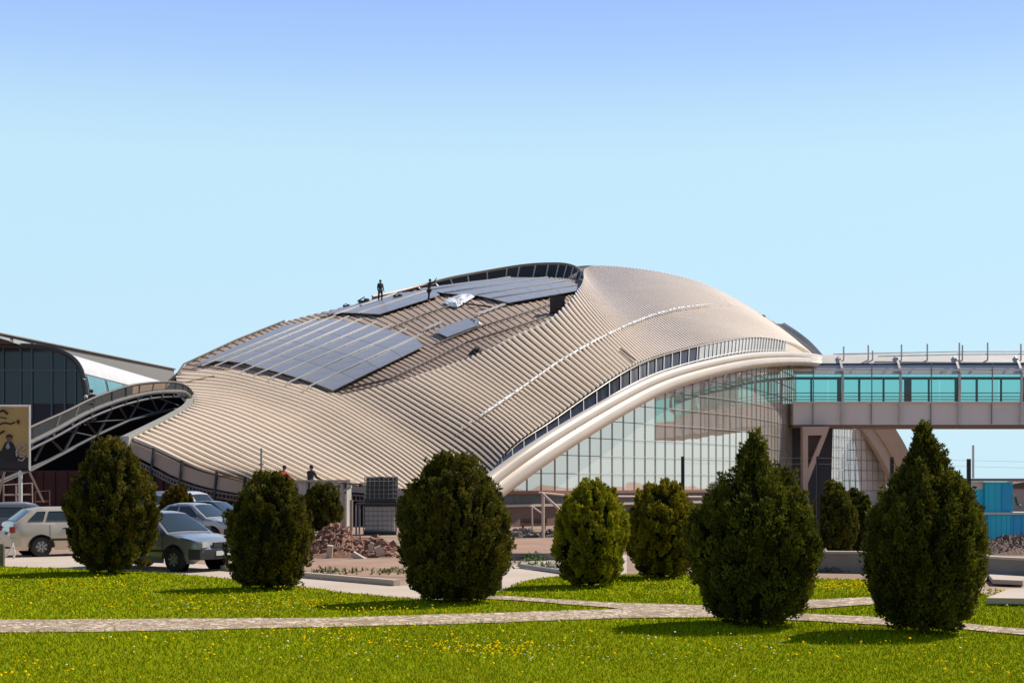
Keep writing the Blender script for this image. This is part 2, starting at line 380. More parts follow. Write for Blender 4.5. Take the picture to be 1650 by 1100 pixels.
for pl, rr_, nm, mm_ in (([(1000,568),(1012,578),(1025,588)], .045, 'open_seam', M_dark), ([(300,622),(330,615),(350,611)], .06, 'lap_joint', M_brown)):
    pts = []
    for k in range(len(pl) - 1):
        for t in np.linspace(0, 1, 9)[:-1]:
            h, n = on_roof(pl[k][0] + (pl[k + 1][0] - pl[k][0]) * t, pl[k][1] + (pl[k + 1][1] - pl[k][1]) * t); pts.append(h + n * .25)
    hb(MB().tube(pts, rr_, 5), nm, mm_)

# edge beam (big cream tube with a groove) and clerestory
BEAM = [(690,866,64),(745,824,66),(797,782,68),(870,729,70.5),(948,680,74),(1020,639,78),(1091,608.5,82.5),(1180,586,89),(1240,578.5,95),(1290,578,101),(1324,582,106)]
bp = dens(BEAM, 90)
ring = []
for (cx_, cz_, r, a0, a1) in ((0.0, 0.34, 0.36, -35, 215), (0.06, -0.26, 0.44, 145, 395)):
    for a in np.linspace(a0, a1, 12): ring.append((cx_ + r * math.cos(math.radians(a)), cz_ + r * math.sin(math.radians(a))))
ksc = list(np.interp(np.arange(90), [0, 25, 45, 60, 89], [1.0, 1.0, 0.92, 0.78, 0.66]))
hb(MB().prof(bp, ring, scale=ksc), 'edge_beam', M_beam, smooth=True)
E = [Vector(p) for p in rows_at(np.linspace(VV[5], VMAX, 84))[:, -1]]
bx = [topx(p)[0] for p in bp]
def beam_at(x): return Vector([np.interp(x, bx, [p[k] for p in bp]) for k in range(3)])
eb = [beam_at(topx(p)[0]) + Vector((-.15, .1, .15)) for p in E]
et = [p + Vector((-.25, .35, -.06)) * max(0.0, 1 - i / 62) for i, p in enumerate(E)]
ns = 46; nl = 72
c1 = hb(MB().grid([et[:ns], eb[:ns]]), 'clerestory_glazing', M_rim)
c2 = hb(MB().grid([et[ns - 1:nl], eb[ns - 1:nl]]), 'clerestory_louvre', mat('grey louvre sheet', (0.30, 0.31, 0.30), 0.6, 0.0, (0.22, 0.23, 0.225), 1.2))
for k in range(0, nl):
    f = Vector((.08, -.1, 0)); a, b = et[k] + f, eb[k] + f
    if (a - b).length < 0.15: continue
    if k < ns and k % 2 == 0: hb(MB().tube([a, b], 0.04, 4), 'mullion', M_steel, c1)
    elif k >= ns: hb(MB().tube([a, b], 0.03, 4), 'louvre_fin', M_steel, c2)
hb(MB().tube([a * .35 + b * .65 + Vector((.08, -.1, 0)) for a, b in zip(et, eb)], 0.035, 4), 'transom', M_steel, c1)
hb(MB().grid([et[nl - 1:], eb[nl - 1:]]), 'end_cladding', M_cream)
# white drip trim along the roof's right edge
hb(MB().tube([p + Vector((.05, -.05, -.02)) for p in E], 0.03, 5), 'roof_edge_trim', M_beam)

# right end hip with slats
a0, a1 = [(1252,524,108.5),(1275,541,107.5),(1300,560,106.5),(1318,576,105.8)], [(1262,523,109.3),(1285,538,108.3),(1306,555,107),(1324,575,106)]
A0, A1 = dens(a0, 20), dens(a1, 20)
hp = hb(MB().grid([A0, A1]), 'hip_slats', M_dark)
for t in (0.0, .33, .66, 1.0): hb(MB().tube([a * (1 - t) + b * t + Vector((0, -.08, .05)) for a, b in zip(A0, A1)], 0.07 if 0 < t < 1 else 0.12, 4), 'slat', M_lsteel, hp)

# glass facade under the beam
M_fac = mirror_mat('reflective facade glass', (1.0, 0.87, 0.75), (0.62, 0.58, 0.50), 0.66, 0.010)
FC = [(790,68.2),(830,70.3),(900,73),(960,76),(1030,79.5),(1100,83.5),(1155,87.5),(1205,92.5),(1250,100),(1282,109)]
fxy = np.array([((x - CX) / F * Y, Y) for x, Y in FC]); tt = np.linspace(0, 1, len(fxy))
fx = spline1(tt, fxy, np.linspace(0, 1, 400))
L = np.concatenate([[0], np.cumsum(np.linalg.norm(np.diff(fx, axis=0), axis=1))])
NM = int(L[-1] / 1.12)
fm = np.array([[np.interp(s, L, fx[:, k]) for k in range(2)] for s in np.linspace(0, L[-1], NM + 1)])
def ftop(p):
    x = topx((p[0], p[1], 3))[0]; b = beam_at(min(x, 1320)); return b.z * p[1] / b.y * 0 + (HC + (b.z - HC) / b.y * p[1]) + 0.1
tops = [ftop(p) for p in fm]
rows = []
for p, zt in zip(fm, tops): rows.append([Vector((p[0], p[1], 1.7 + max(zt - 1.7, 0.02) * t)) for t in (0, 1)])
gl = hb(MB().grid(rows), 'facade_glass', M_fac)
M_mul = mat('dull mullion', (0.30, 0.29, 0.28), 0.5, 0.1)
def outw(i):
    a = fm[max(i - 1, 0)]; b = fm[min(i + 1, len(fm) - 1)]; d = b - a; n = Vector((d[1], -d[0], 0)).normalized(); return n
for i, (p, zt) in enumerate(zip(fm, tops)):
    if zt > 1.8:
        o = outw(i) * .03; hb(MB().tube([Vector((p[0], p[1], 1.7)) + o, Vector((p[0], p[1], zt)) + o], 0.022, 4), 'mullion', M_mul, gl)
for z in np.arange(1.7, 12, .95):
    seg = [Vector((p[0], p[1], z)) + outw(i) * .03 for i, (p, zt) in enumerate(zip(fm, tops)) if zt > z]
    if len(seg) > 2: hb(MB().tube(seg, 0.02, 4), 'transom', M_mul, gl)
rows = [[Vector((p[0], p[1], z)) + outw(i) * .05 for z in (-.1, 1.05)] for i, p in enumerate(fm)]
hb(MB().grid(rows), 'plinth_wall', mat('brown base cladding', (0.17, 0.105, 0.085), 0.8, 0, (0.12, 0.075, 0.06), 0.8, 0.6))
rows = [[Vector((p[0], p[1], z)) + outw(i) * .02 for z in (1.05, 1.7)] for i, p in enumerate(fm)]
hb(MB().grid(rows), 'base_louvre', mat('dark grey base band', (0.09, 0.09, 0.09), 0.5, 0, (0.05, 0.05, 0.05), 2.5, 0.4))
hb(MB().prof([Vector((p[0], p[1], 1.7)) + outw(i) * .1 for i, p in enumerate(fm)], [(-.1, -.08), (.12, -.08), (.12, .08), (-.1, .08)]), 'facade_sill', mat('rust red sill', (0.28, 0.13, 0.09), 0.7))
hb(MB().prof([Vector((p[0], p[1], 1.05)) + outw(i) * .12 for i, p in enumerate(fm)], [(-.1, -.06), (.12, -.06), (.12, .06), (-.1, .06)]), 'plinth_coping', M_lconc)

# front fascia and gutter lattice at the low left corner
R0 = [Vector(p) for p in rows_at(np.array([0.0]))[0]]
ft = R0[::4] + [R0[-1]]; endE = [Vector(p) for p in rows_at(np.linspace(0, VV[5], 40))[:, -1]]
edge = ft + endE[1:]
fb = [p + Vector((-.1, -.05, -np.interp(i, [0, 8, 18, 24, len(edge)], [.55, .75, .62, .3, .3]))) for i, p in enumerate(edge)]
fas = hb(MB().grid([edge, fb]), 'front_fascia', mat('tan fascia sheet', (0.46, 0.36, 0.28), 0.6, 0, (0.38, 0.29, 0.22), 0.7))
mm = MB()
g1 = [p + Vector((-.12, -.1, -.12)) for p in fb]; g2 = [p + Vector((-.1, 0, -.38)) for p in fb]
mm.tube(g1, 0.05, 5); mm.tube(g2, 0.05, 5)
for i in range(0, len(g1) - 1):
    mm.tube([g1[i], g2[i]], 0.03, 4)
    m_ = (g1[i] + g1[i + 1]) / 2; mm.tube([m_, (g2[i] + g2[i + 1]) / 2], 0.03, 4)
hb(mm, 'gutter_lattice', M_steel)
for i in (5, 10, 15, 19):
    if i < len(edge): hb(MB().tube([edge[i] + Vector((-.08, -.1, .25)), fb[i] + Vector((-.12, -.15, -.5))], 0.08, 5), 'fascia_bracket', M_dark)
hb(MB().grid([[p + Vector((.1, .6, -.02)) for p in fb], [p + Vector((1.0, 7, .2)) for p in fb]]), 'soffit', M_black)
# rim along the left opening (v from 0 to the tip), cream edge
rimc = [Vector(p) for p in rows_at(np.linspace(0, VV[3] + 2.2, 40))[:, 0]]
hb(MB().prof([p + Vector((-.25, -.05, .12)) for p in rimc], [(-.22, -.28), (.2, -.28), (.2, .2), (-.22, .2)]), 'opening_rim', mat('grey cream rim', (0.40, 0.38, 0.32), 0.5, 0.1))
hb(MB().prof([rimc[0] + Vector((-.25, -.05, .3)), rimc[0] + Vector((-.3, -.1, -.75))], [(-.25, -.2), (.25, -.2), (.25, .2), (-.25, .2)]), 'corner_post', M_lsteel)

# end wall inside the opening, coloured black for the shade of the interior
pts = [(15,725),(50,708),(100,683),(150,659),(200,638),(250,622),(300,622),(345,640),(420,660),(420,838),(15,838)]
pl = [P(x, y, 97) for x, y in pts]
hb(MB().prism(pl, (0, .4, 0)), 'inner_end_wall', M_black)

# ------------------------------------------------------------------ arched truss of the left opening
tr = thing('truss_arch', 'curved dark steel truss arch with glass balustrade at the left end of the hall', 'truss arch', (-28, 72, 0))
TL = Vector((-28, 72, 0))
def tb(mb, name, m, parent=None, smooth=False):
    mb.v = [tuple(Vector(v) - TL) for v in mb.v]; return mb.build(name, m, parent or tr, smooth)
def Yt(x): return 68 + x / 312 * 21.5
def curve(pts, n=60): return dens([(x, y, Yt(x)) for x, y in pts], n)
T_ = curve([(-60,738),(0,712),(54,686),(108,662),(144,644),(180,630),(210,621),(240,616.5),(270,615),(290,617.5),(303,624),(311,634)])
B_ = curve([(-60,758),(0,735),(50,712),(96,689),(136,667),(180,649),(210,640),(236,634),(262,631),(285,630.5),(299,633),(309,645)])
C_ = [P(x, y, Yt(x) + 1.5) for x, y in [(-60,800),(0,775),(80,741),(156,701),(208,677),(256,664),(296,657)]]
M_bal = mat('dusty balustrade panel', (0.026, 0.03, 0.034), 0.4, 0, (0.016, 0.02, 0.023), 0.9, spec=.3)
tb(MB().grid([T_, [p + Vector((0, -.05, .1)) for p in B_]]), 'balustrade_glass', M_bal)
tb(MB().grid([[T_[k] + Vector((0, -.04, -.05)) for k in range(33, 45)], [B_[k] + Vector((0, -.1, .15)) for k in range(33, 45)]]), 'infill_board', mat('brown infill board', (0.25, 0.17, 0.11), 0.8))
tb(MB().tube(T_, 0.07, 6), 'top_rail', mat('weathered rail', (0.14, 0.12, 0.10), 0.6))
tb(MB().tube(B_, 0.13, 8), 'arch_tube', mat('pale arch tube', (0.20, 0.185, 0.165), 0.4, 0.2), smooth=True)
tb(MB().tube([p + Vector((0, .3, -.3)) for p in B_], 0.08, 6), 'lower_tube', mat('grey truss tube', (0.10, 0.095, 0.09), 0.5, 0.3))
for k in range(3, 59, 4):
    tb(MB().tube([T_[k] + Vector((0, -.08, 0)), B_[k] + Vector((0, -.1, -.3))], 0.055, 4), 'baluster', M_dark)
M_tr = mat('grey truss bar', (0.06, 0.055, 0.05), 0.6, 0.0)
tb(MB().tube(C_, 0.09, 6), 'bottom_chord', M_tr)
for (x0, y0, x1, y1, r) in ((78,702,56,742,.07),(78,702,102,729,.06),(132,674,103,728,.075),(136,674,156,701,.06),(186,650,157,700,.075),(190,650,206,677,.06),(230,638,208,677,.06),(243,638,255,664,.055),
        (270,647,258,662,.05),(196,648,250,665,.045),(252,640,292,655,.045),(98,692,152,703,.045),(140,680,204,676,.04),(152,706,138,740,.06),(48,759,123,720,.075),(47,759,68,800,.07),(3,778,46,759,.05),(20,724,46,757,.06),(20,724,0,765,.06)):
    tb(MB().tube([P(x0, y0, Yt(x0) + .5), P(x1, y1, Yt(x1) + 1.5)], r, 5), 'truss_bar', M_tr)

# red hoarding
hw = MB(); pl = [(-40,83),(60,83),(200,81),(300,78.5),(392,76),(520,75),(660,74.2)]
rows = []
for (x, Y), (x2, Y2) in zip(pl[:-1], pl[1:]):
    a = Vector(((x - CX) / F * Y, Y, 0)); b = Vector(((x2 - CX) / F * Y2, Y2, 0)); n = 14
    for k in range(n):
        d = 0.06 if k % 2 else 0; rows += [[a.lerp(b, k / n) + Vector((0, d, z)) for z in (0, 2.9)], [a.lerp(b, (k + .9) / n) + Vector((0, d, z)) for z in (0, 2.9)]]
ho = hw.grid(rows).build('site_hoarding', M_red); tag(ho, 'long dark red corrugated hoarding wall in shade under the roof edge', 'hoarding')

# sun glint along the shell's bend, added as broken white dashes
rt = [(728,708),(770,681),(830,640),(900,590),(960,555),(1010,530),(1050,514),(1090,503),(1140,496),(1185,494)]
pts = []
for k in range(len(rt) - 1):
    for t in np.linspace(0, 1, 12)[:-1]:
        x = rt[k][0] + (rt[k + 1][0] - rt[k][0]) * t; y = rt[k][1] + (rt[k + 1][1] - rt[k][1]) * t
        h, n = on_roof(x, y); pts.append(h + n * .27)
M_glint = mat('white glint dash', (0.93, 0.91, 0.87), 0.3, 0.0); k = 0; r5 = random.Random(4)
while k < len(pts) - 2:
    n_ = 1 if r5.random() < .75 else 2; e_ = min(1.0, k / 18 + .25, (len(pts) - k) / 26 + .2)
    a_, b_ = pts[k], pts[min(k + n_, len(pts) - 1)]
    if r5.random() < .9 * e_ + .1: hb(MB().tube([a_.lerp(b_, r5.uniform(0, .2)), a_.lerp(b_, r5.uniform(.7, .95))], .085 * e_ * r5.uniform(.6, 1.2), 6), 'glint_dash', M_glint)
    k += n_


# ------------------------------------------------------------------ things on the roof
def quad_on_roof(cs, off=0.24, th=0.06):
    p = []; nn = Vector((0, 0, 0))
    for c in cs:
        h, n = on_roof(*c); p.append(h + n * off); nn += n
    return p, nn.normalized()
def solar(cs, label, group):
    p, n = quad_on_roof(cs); c = sum(p, Vector()) / 4
    o = MB().prism([c + (v - c) * .985 - c for v in p], n * 0.05).build('solar_panel', M_panel); o.location = c
    return tag(o, label, 'solar panel', group)
def lerp2(a, b, t): return (a[0] + (b[0] - a[0]) * t, a[1] + (b[1] - a[1]) * t)
MAIN = [((315,593),(470,525)), ((347,588),(515,518)), ((369,588),(541,515)), ((395,591),(563,516)), ((412,597),(584,520)), ((434,602),(609,525)),
        ((457,608),(633,530)), ((484,616),(656,537)), ((511,625),(682,545)), ((538,636),(696,558))]
for k in range(9):
    A, B = MAIN[k], MAIN[k + 1]
    for j in range(4):
        t0, t1 = j / 4 * .93 + .0, (j + 1) / 4 * .93
        solar([lerp2(*A, t0), lerp2(*A, t1), lerp2(*B, t1), lerp2(*B, t0)], 'dark blue grey solar panel in the large fan-shaped array on the lower roof', 'solar panels of the large lower array')
def strip_on_roof(name, p0, p1, w, h, off, m, n=14):
    pts = []
    for t in np.linspace(0, 1, n):
        q0, nn = on_roof(*lerp2(p0, p1, t)); pts.append(q0 + nn * off)
    c = pts[n // 2].copy()
    o = MB().prof([p - c for p in pts], [(-w, 0), (w, 0), (w, h), (-w, h)]).build(name, m); o.location = c; return o
for k in range(1, 9):
    tag(strip_on_roof('mounting_rail', lerp2(*MAIN[k], -0.12), MAIN[k][1], .065, .07, .3, M_rail), 'long pale rail between two rows of the large lower solar array', 'rail', 'long pale rails of the large lower array')
UPA = [((545,511),(612,512.5)), ((610,512),(700,483))]
for (b0, b1, t0, t1, n) in (((612,512),(710,481),(578,510),(700,472),3), ((578,510),(700,472),(548,509),(660,476),3), ((548,509),(660,476),(515,512),(640,477),3)):
    for j in range(n):
        a, b = j / n, (j + 1) / n
        solar([lerp2(b0, b1, a), lerp2(b0, b1, b), lerp2(t0, t1, b), lerp2(t0, t1, a)], 'glossy grey solar panel by the roof edge beneath the standing workers', 'solar panels at the upper left roof edge')
KB = [((820,494),(932,474)), ((793,487),(931,465)), ((768,481.5),(917,457)), ((716,478),(882,452.5)), ((692,473),(822,452)), ((676,470),(765,458))]
for k in range(5):
    A, B = KB[k], KB[k + 1]
    for j in range(4):
        a, b = j / 4, (j + 1) / 4
        solar([lerp2(*A, a), lerp2(*A, b), lerp2(*B, b), lerp2(*B, a)], 'pale reflecting solar panel in the top array beneath the curved window wall', 'solar panels of the top array')
for k in range(1, 5): tag(strip_on_roof('mounting_rail', KB[k][0], KB[k][1], .09, .07, .3, M_rail), 'short pale rail in the top solar array under the window wall', 'rail', 'rails of the top array')
for (a, b) in (((540,513),(640,478)), ((578,511),(690,474))): tag(strip_on_roof('mounting_rail', a, b, .1, .08, .3, M_rail), 'pale rail among the panels at the upper left roof edge', 'rail', 'rails at the upper left roof edge')
o = solar([(699,539),(722,549.5),(777,528.5),(755,518.5)], 'single solar panel lying alone on the bare brown roof deck', None)
tag(strip_on_roof('loose_rail', (768,511), (813,494), .13, .1, .14, M_rail), 'loose cream rail on the bare deck just below the top array', 'rail')
tag(strip_on_roof('loose_rail', (685,534.5), (713,522.5), .13, .1, .14, M_rail), 'short loose cream rail left of the single solar panel', 'rail')
def sheet_on_roof(name, poly, m, label, cat, h=.3, jit=.12):
    cx_ = sum(p[0] for p in poly) / len(poly); cy_ = sum(p[1] for p in poly) / len(poly); rings = []
    rr = random.Random(len(poly) * 7 + int(cx_)); dense = []
    for k in range(len(poly)):
        for t in (0, .33, .66): dense.append(lerp2(poly[k], poly[(k + 1) % len(poly)], t))
    for s_ in (1.0, .75, .5, .25):
        r = []
        for p in dense:
            q0, n = on_roof(cx_ + (p[0] - cx_) * s_, cy_ + (p[1] - cy_) * s_); r.append(q0 + n * (.18 if s_ == 1 else h + rr.uniform(-jit, jit)))
        rings.append(r + [r[0]])
    q0, n = on_roof(cx_, cy_); rings.append([q0 + n * h] * len(rings[0]))
    c = q0; o = MB().grid([[p - c for p in r] for r in rings]).build(name, m); o.location = c; return tag(o, label, cat)
sheet_on_roof('plastic_sheet', [(715,490),(732,481),(757,476.5),(767,481),(744,495),(738,498.5),(725,497)], mat('white plastic film', (0.8, 0.78, 0.75), 0.3), 'white crumpled plastic sheet spread on the deck near the standing workers', 'plastic sheet')
sheet_on_roof('plastic_film', [(757,518.5),(766,519),(779,526),(772,529),(765,530.5),(770,525)], mat('clear crumpled film', (0.6, 0.58, 0.56), 0.25), 'small crumpled film at the right end of the single solar panel', 'plastic film', .3)
sheet_on_roof('folded_tarp', [(754,577),(765,569),(777,567),(780,571),(768,575)], mat('dark tarp', (0.03, 0.027, 0.025), 0.8), 'dark folded tarp at the step between brown deck and cream roof', 'tarp', .35)
def bundle(x, y, s, label):
    h, n = on_roof(x, y); b = MB()
    b.box((0, 0, s * .35), (s * 1.6, s * .8, s * .7), rz=.3); b.box((s * .5, .1, s * .85), (s * .7, s * .6, s * .4), rz=.9); b.tube([(-s, 0, s * .6), (s * .2, 0, s * 1.3)], s * .1, 5)
    o = b.build('tool_bundle', M_dark); o.location = h + n * .1; return tag(o, label, 'tools')
bundle(586, 493, .5, 'dark bundle of tools on the roof edge left of the standing worker')
bundle(558, 498, .3, 'tiny dark bundle farthest left on the skyline of the roof')
bundle(641, 484, .4, 'dark bundle on the roof edge between the two standing workers')
h, n = on_roof(898, 505); b = MB().box((0, 0, .55), (1.0, .9, 1.1)).box((0, 0, 1.13), (1.15, 1.05, .06)).box((.1, -.5, .5), (.5, .12, .5))
o = b.build('equipment_box', mat('dark rusty box', (0.07, 0.05, 0.045), 0.8)); o.location = h; tag(o, 'dark equipment box at the right end of the brown roof deck', 'box')
h = P(1229, 520, 109.5); o = MB().lathe([(.16, -1), (.16, .35), (.22, .36), (.22, .55), (.05, .62)], seg=10).build('vent_pipe', M_dark); o.location = h; tag(o, 'small dark vent pipe on the right roof skyline', 'vent pipe')

# ------------------------------------------------------------------ people
def skin_mesh(verts, edges, radii, sub=1, name='skin'):
    me = bpy.data.meshes.new(name); me.from_pydata([tuple(v) for v in verts], edges, []); o = bpy.data.objects.new(name, me); COL.objects.link(o)
    o.modifiers.new('s', 'SKIN')
    for i, r in enumerate(radii): me.skin_vertices[0].data[i].radius = (r, r)
    me.skin_vertices[0].data[0].use_root = True
    sb = o.modifiers.new('sub', 'SUBSURF'); sb.levels = sub; sb.render_levels = sub
    dg = bpy.context.evaluated_depsgraph_get(); dg.update(); out = bpy.data.meshes.new_from_object(o.evaluated_get(dg))
    bpy.data.objects.remove(o); out.polygons.foreach_set('use_smooth', [True] * len(out.polygons)); out.materials.clear(); return out
M_skin = mat('skin', (0.32, 0.19, 0.13), 0.6)
def person(loc, rz, label, top, trousers, lean=0.0, arms=((-10, 20), (-10, 20)), stride=0.12, hat=None, crouch=0.0):
    root = thing('person', label, 'person', loc, rz)
    hz = .9 - crouch * .35; J = {}
    J['pel'] = Vector((0, 0, hz)); d = Vector((0, -math.sin(lean), math.cos(lean)))
    J['sp'] = J['pel'] + d * .22; J['ch'] = J['pel'] + d * .45; J['nk'] = J['pel'] + d * .58; J['hd'] = J['pel'] + d * .68 + Vector((0, -.02, 0)); J['tp'] = J['pel'] + d * .80 + Vector((0, -.02, 0))
    V = [J['pel'], J['sp'], J['ch'], J['nk'], J['hd'], J['tp']]; R = [.13, .125, .14, .055, .085, .07]; Ed = [(0, 1), (1, 2), (2, 3), (3, 4), (4, 5)]
    AV = []; LV = []
    for sgn, (sw, el) in ((-1, arms[0]), (1, arms[1])):
        a = math.radians(sw); e = math.radians(sw + el); sh = J['ch'] + Vector((sgn * .19, 0, .06)); D = lambda an: Vector((sgn * .12, -math.sin(an), -math.cos(an))).normalized()
        ebw = sh + D(a) * .29; wr = ebw + D(e) * .25; hn = wr + D(e) * .08; i = len(V)
        V += [sh, ebw, wr, hn]; R += [.065, .048, .034, .036]; Ed += [(2, i), (i, i + 1), (i + 1, i + 2), (i + 2, i + 3)]; AV.append((sh, ebw, wr))
        side = D(e).cross(Vector((sgn, 0, 0))).normalized()
        for f in range(4):
            b0 = hn + side * (.024 * (f - 1.5)); j = len(V); V += [b0 + D(e) * .05, b0 + D(e) * (.085 + .012 * (f in (1, 2))) + Vector((-sgn * .015, 0, 0))]; R += [.009, .008]; Ed += [(i + 3, j), (j, j + 1)]
        j = len(V); V += [wr + side * .05 + D(e) * .05]; R += [.01]; Ed += [(i + 2, j)]
    for sgn in (-1, 1):
        st = stride * sgn; hp_ = J['pel'] + Vector((sgn * .095, 0, -.06)); kn = Vector((sgn * .11, -st * .7 - crouch * .3, hz * .54)); an = Vector((sgn * .12, -st * .3 + .05, .08)); to = an + Vector((sgn * .02, -.17, -.05)); i = len(V)
        V += [hp_, kn, an, to]; R += [.095, .065, .045, .04]; Ed += [(0, i), (i, i + 1), (i + 1, i + 2), (i + 2, i + 3)]; LV.append((hp_, kn, an))
    link('body', skin_mesh(V, Ed, R, 1, 'body'), M_skin, root)
    tv = [J['pel'] + Vector((0, 0, -.05)), J['sp'], J['ch'], J['nk'] - d * .04]; tr_ = [.155, .15, .165, .075]; te = [(0, 1), (1, 2), (2, 3)]
    for sh, ebw, wr in AV:
        i = len(tv); tv += [sh, ebw, wr]; tr_ += [.082, .065, .05]; te += [(2, i), (i, i + 1), (i + 1, i + 2)]
    link('jacket', skin_mesh(tv, te, tr_, 1, 'jacket'), top, root)
    lv = [J['pel']]; lr = [.145]; le = []
    for hp_, kn, an in LV:
        i = len(lv); lv += [hp_, kn, an + Vector((0, 0, .03))]; lr += [.11, .082, .065]; le += [(0, i), (i, i + 1), (i + 1, i + 2)]
    link('trousers', skin_mesh(lv, le, lr, 1, 'trousers'), trousers, root)
    hm = MB().lathe([(.001, .115), (.06, .10), (.098, .045), (.104, -.01), (.09, -.06)], seg=12); hc = J['hd'] * .35 + J['tp'] * .65 + Vector((0, .02, 0)); hm.v = [tuple(Vector(v) + hc) for v in hm.v]
    hm.build('hard_hat' if hat else 'hair', hat or mat('dark hair', (0.015, 0.012, 0.01), 0.7), root, smooth='all')
    fc = J['hd'] + Vector((0, -.095, .03)); fm_ = MB().box(fc, (.02, .03, .04)); fm_.build('nose', M_skin, root)
    ey = MB()
    for sgn in (-1, 1): MB().box(fc + Vector((sgn * .035, .012, .03)), (.022, .015, .012)).build('eye', M_dark, root)
    return root
M_ctop = mat('dark grey work jacket', (0.035, 0.035, 0.04), 0.85); M_ctr = mat('dark work trousers', (0.025, 0.025, 0.03), 0.85)
h, n = on_roof(614, 491); person(h + n * .28, .5, 'worker in dark clothes standing upright on the roof skyline', M_ctop, M_ctr, arms=((-5, 30), (5, 15)))
h, n = on_roof(692, 490); person(h + n * .2, 2.2, 'worker in dark clothes on the roof with a raised arm by the white plastic sheet', M_ctop, M_ctr, lean=.12, arms=((110, 40), (60, 60)))
q0 = P(133, 668, Yt(133) + 1.2); person((q0.x, q0.y, q0.z - .6), .8, 'bending person in dark red top behind the truss balustrade', mat('maroon jacket', (0.16, 0.05, 0.045), 0.85), M_ctr, lean=.5, arms=((40, 30), (60, 20)), hat=mat('pale hard hat', (0.7, 0.6, 0.52), 0.4))
q0 = P(152, 660, Yt(152) + 1.2); person((q0.x, q0.y, q0.z - .6), -.6, 'person in black behind the truss balustrade beside the dark glass end', M_ctop, M_ctr, lean=.25, arms=((30, 60), (20, 40)))

# ------------------------------------------------------------------ dark glazed concourse at the back left
cb = thing('concourse_building', 'long tube-shaped white building with a dark glazed rounded end at far left', 'building', (-33, 110, 0))
CL = Vector((-33, 110, 0))
def cbm(mb, name, m, parent=None, smooth=False):
    mb.v = [tuple(Vector(v) - CL) for v in mb.v]; return mb.build(name, m, parent or cb, smooth)
pr = [(-140,557),(-60,556.5),(0,556.5),(45,557.5),(78,561),(100,567),(117,577),(128,590),(134,606),(138,626),(139.5,650),(139.5,700),(139.5,840)]
pr = [P(x, y, 110) for x, y in pr]; prd = [Vector(x) for x in spline1(np.arange(11), np.array(pr[:11]), np.linspace(0, 10, 61))]
M_dglass = mat('dark end glazing', (0.03, 0.05, 0.068), 0.07, 0, (0.018, 0.03, 0.042), 0.35, spec=0.6)
eg = cbm(MB().prism(prd + [Vector((prd[0].x, 110, prd[-1].z))], (0, .3, 0)), 'end_glazing', M_dglass)
cbm(MB().tube([p + Vector((0, -.1, 0)) for p in prd], 0.22, 6), 'end_frame', mat('dark frame', (0.06, 0.065, 0.07), 0.4, 0.4))
for x in (6, 34, 52, 84, 105, 122):
    z1 = HC + (HY - np.interp(x, [0, 45, 78, 100, 117, 128], [557, 558, 561, 567, 577, 590])) / F * 110
    xx = (x - CX) / F * 110; cbm(MB().box((xx, 109.93, (z1 + 7.2) / 2), (.12, .14, z1 - 7.2)), 'mullion', mat('teal mullion', (0.09, 0.13, 0.15), 0.4, 0.3), eg)
cbm(MB().box(((0 - CX) / F * 110, 109.93, 10.9), (13, .12, .14)), 'transom', mat('teal mullion', (0, 0, 0)), eg)
cbm(MB().prism([Vector((prd[0].x, 110, prd[-1].z)), Vector((prd[-1].x, 110, prd[-1].z)), Vector((prd[-1].x, 110, -.2)), Vector((prd[0].x, 110, -.2))], (0, .3, 0)), 'base_wall', mat('dark violet base wall', (0.022, 0.022, 0.034), 0.6))
Y0, Y1 = 110.3, 190
kA = min(range(61), key=lambda k: abs(prd[k].z - (HC + (HY - 600) / F * 110)) + (0 if k > 30 else 99)); kB = 60
def skin(a, b, m, name, par=None, y0=Y0, y1=Y1, off=0.0):
    r0 = [Vector((p.x + off, y0, p.z)) for p in prd[a:b + 1]]; r1 = [Vector((p.x + off, y1, p.z)) for p in prd[a:b + 1]]
    return cbm(MB().grid([r0, r1]), name, m, par, True)
skin(30, kA, M_white, 'roof_skin')
M_teal = mat('teal side glazing', (0.10, 0.30, 0.32), 0.08, 0, (0.06, 0.2, 0.22), 0.6, spec=0.7)
sg = skin(kA, kB, mat('grey side frame', (0.10, 0.10, 0.11), 0.5), 'side_frame')
for k in range(9): skin(kA + 1, kB - 1, M_teal, 'window_pane', sg, 110.9 + k * 5.4, 110.9 + k * 5.4 + 4.7, 0.05)
z_ = prd[-1].z; cbm(MB().grid([[Vector((prd[-1].x, Y0, z_)), Vector((prd[-1].x, Y0, -.2))], [Vector((prd[-1].x, Y1, z_)), Vector((prd[-1].x, Y1, -.2))]]), 'side_wall', M_conc)
pa = cbm(MB().prism([Vector((-38, 104, 12.9)), Vector((-38, 104, 13.15)), Vector((-38, 160, 15.0)), Vector((-38, 160, 12.9))], (-25, 0, 0)), 'parapet', mat('grey brown parapet', (0.26, 0.24, 0.22), 0.7))
for k in range(3): cbm(MB().box((-37.98, 105.6 + k * 4.6, 13.04), (.06, 3.9, .22 + .12 * k)), 'parapet_panel', M_lsteel, pa)
cbm(MB().tube([Vector((-37.9, 104, 13.2)), Vector((-37.9, 160, 15.05))], .1, 5), 'parapet_coping', mat('brown coping', (0.22, 0.17, 0.13), 0.6), pa)

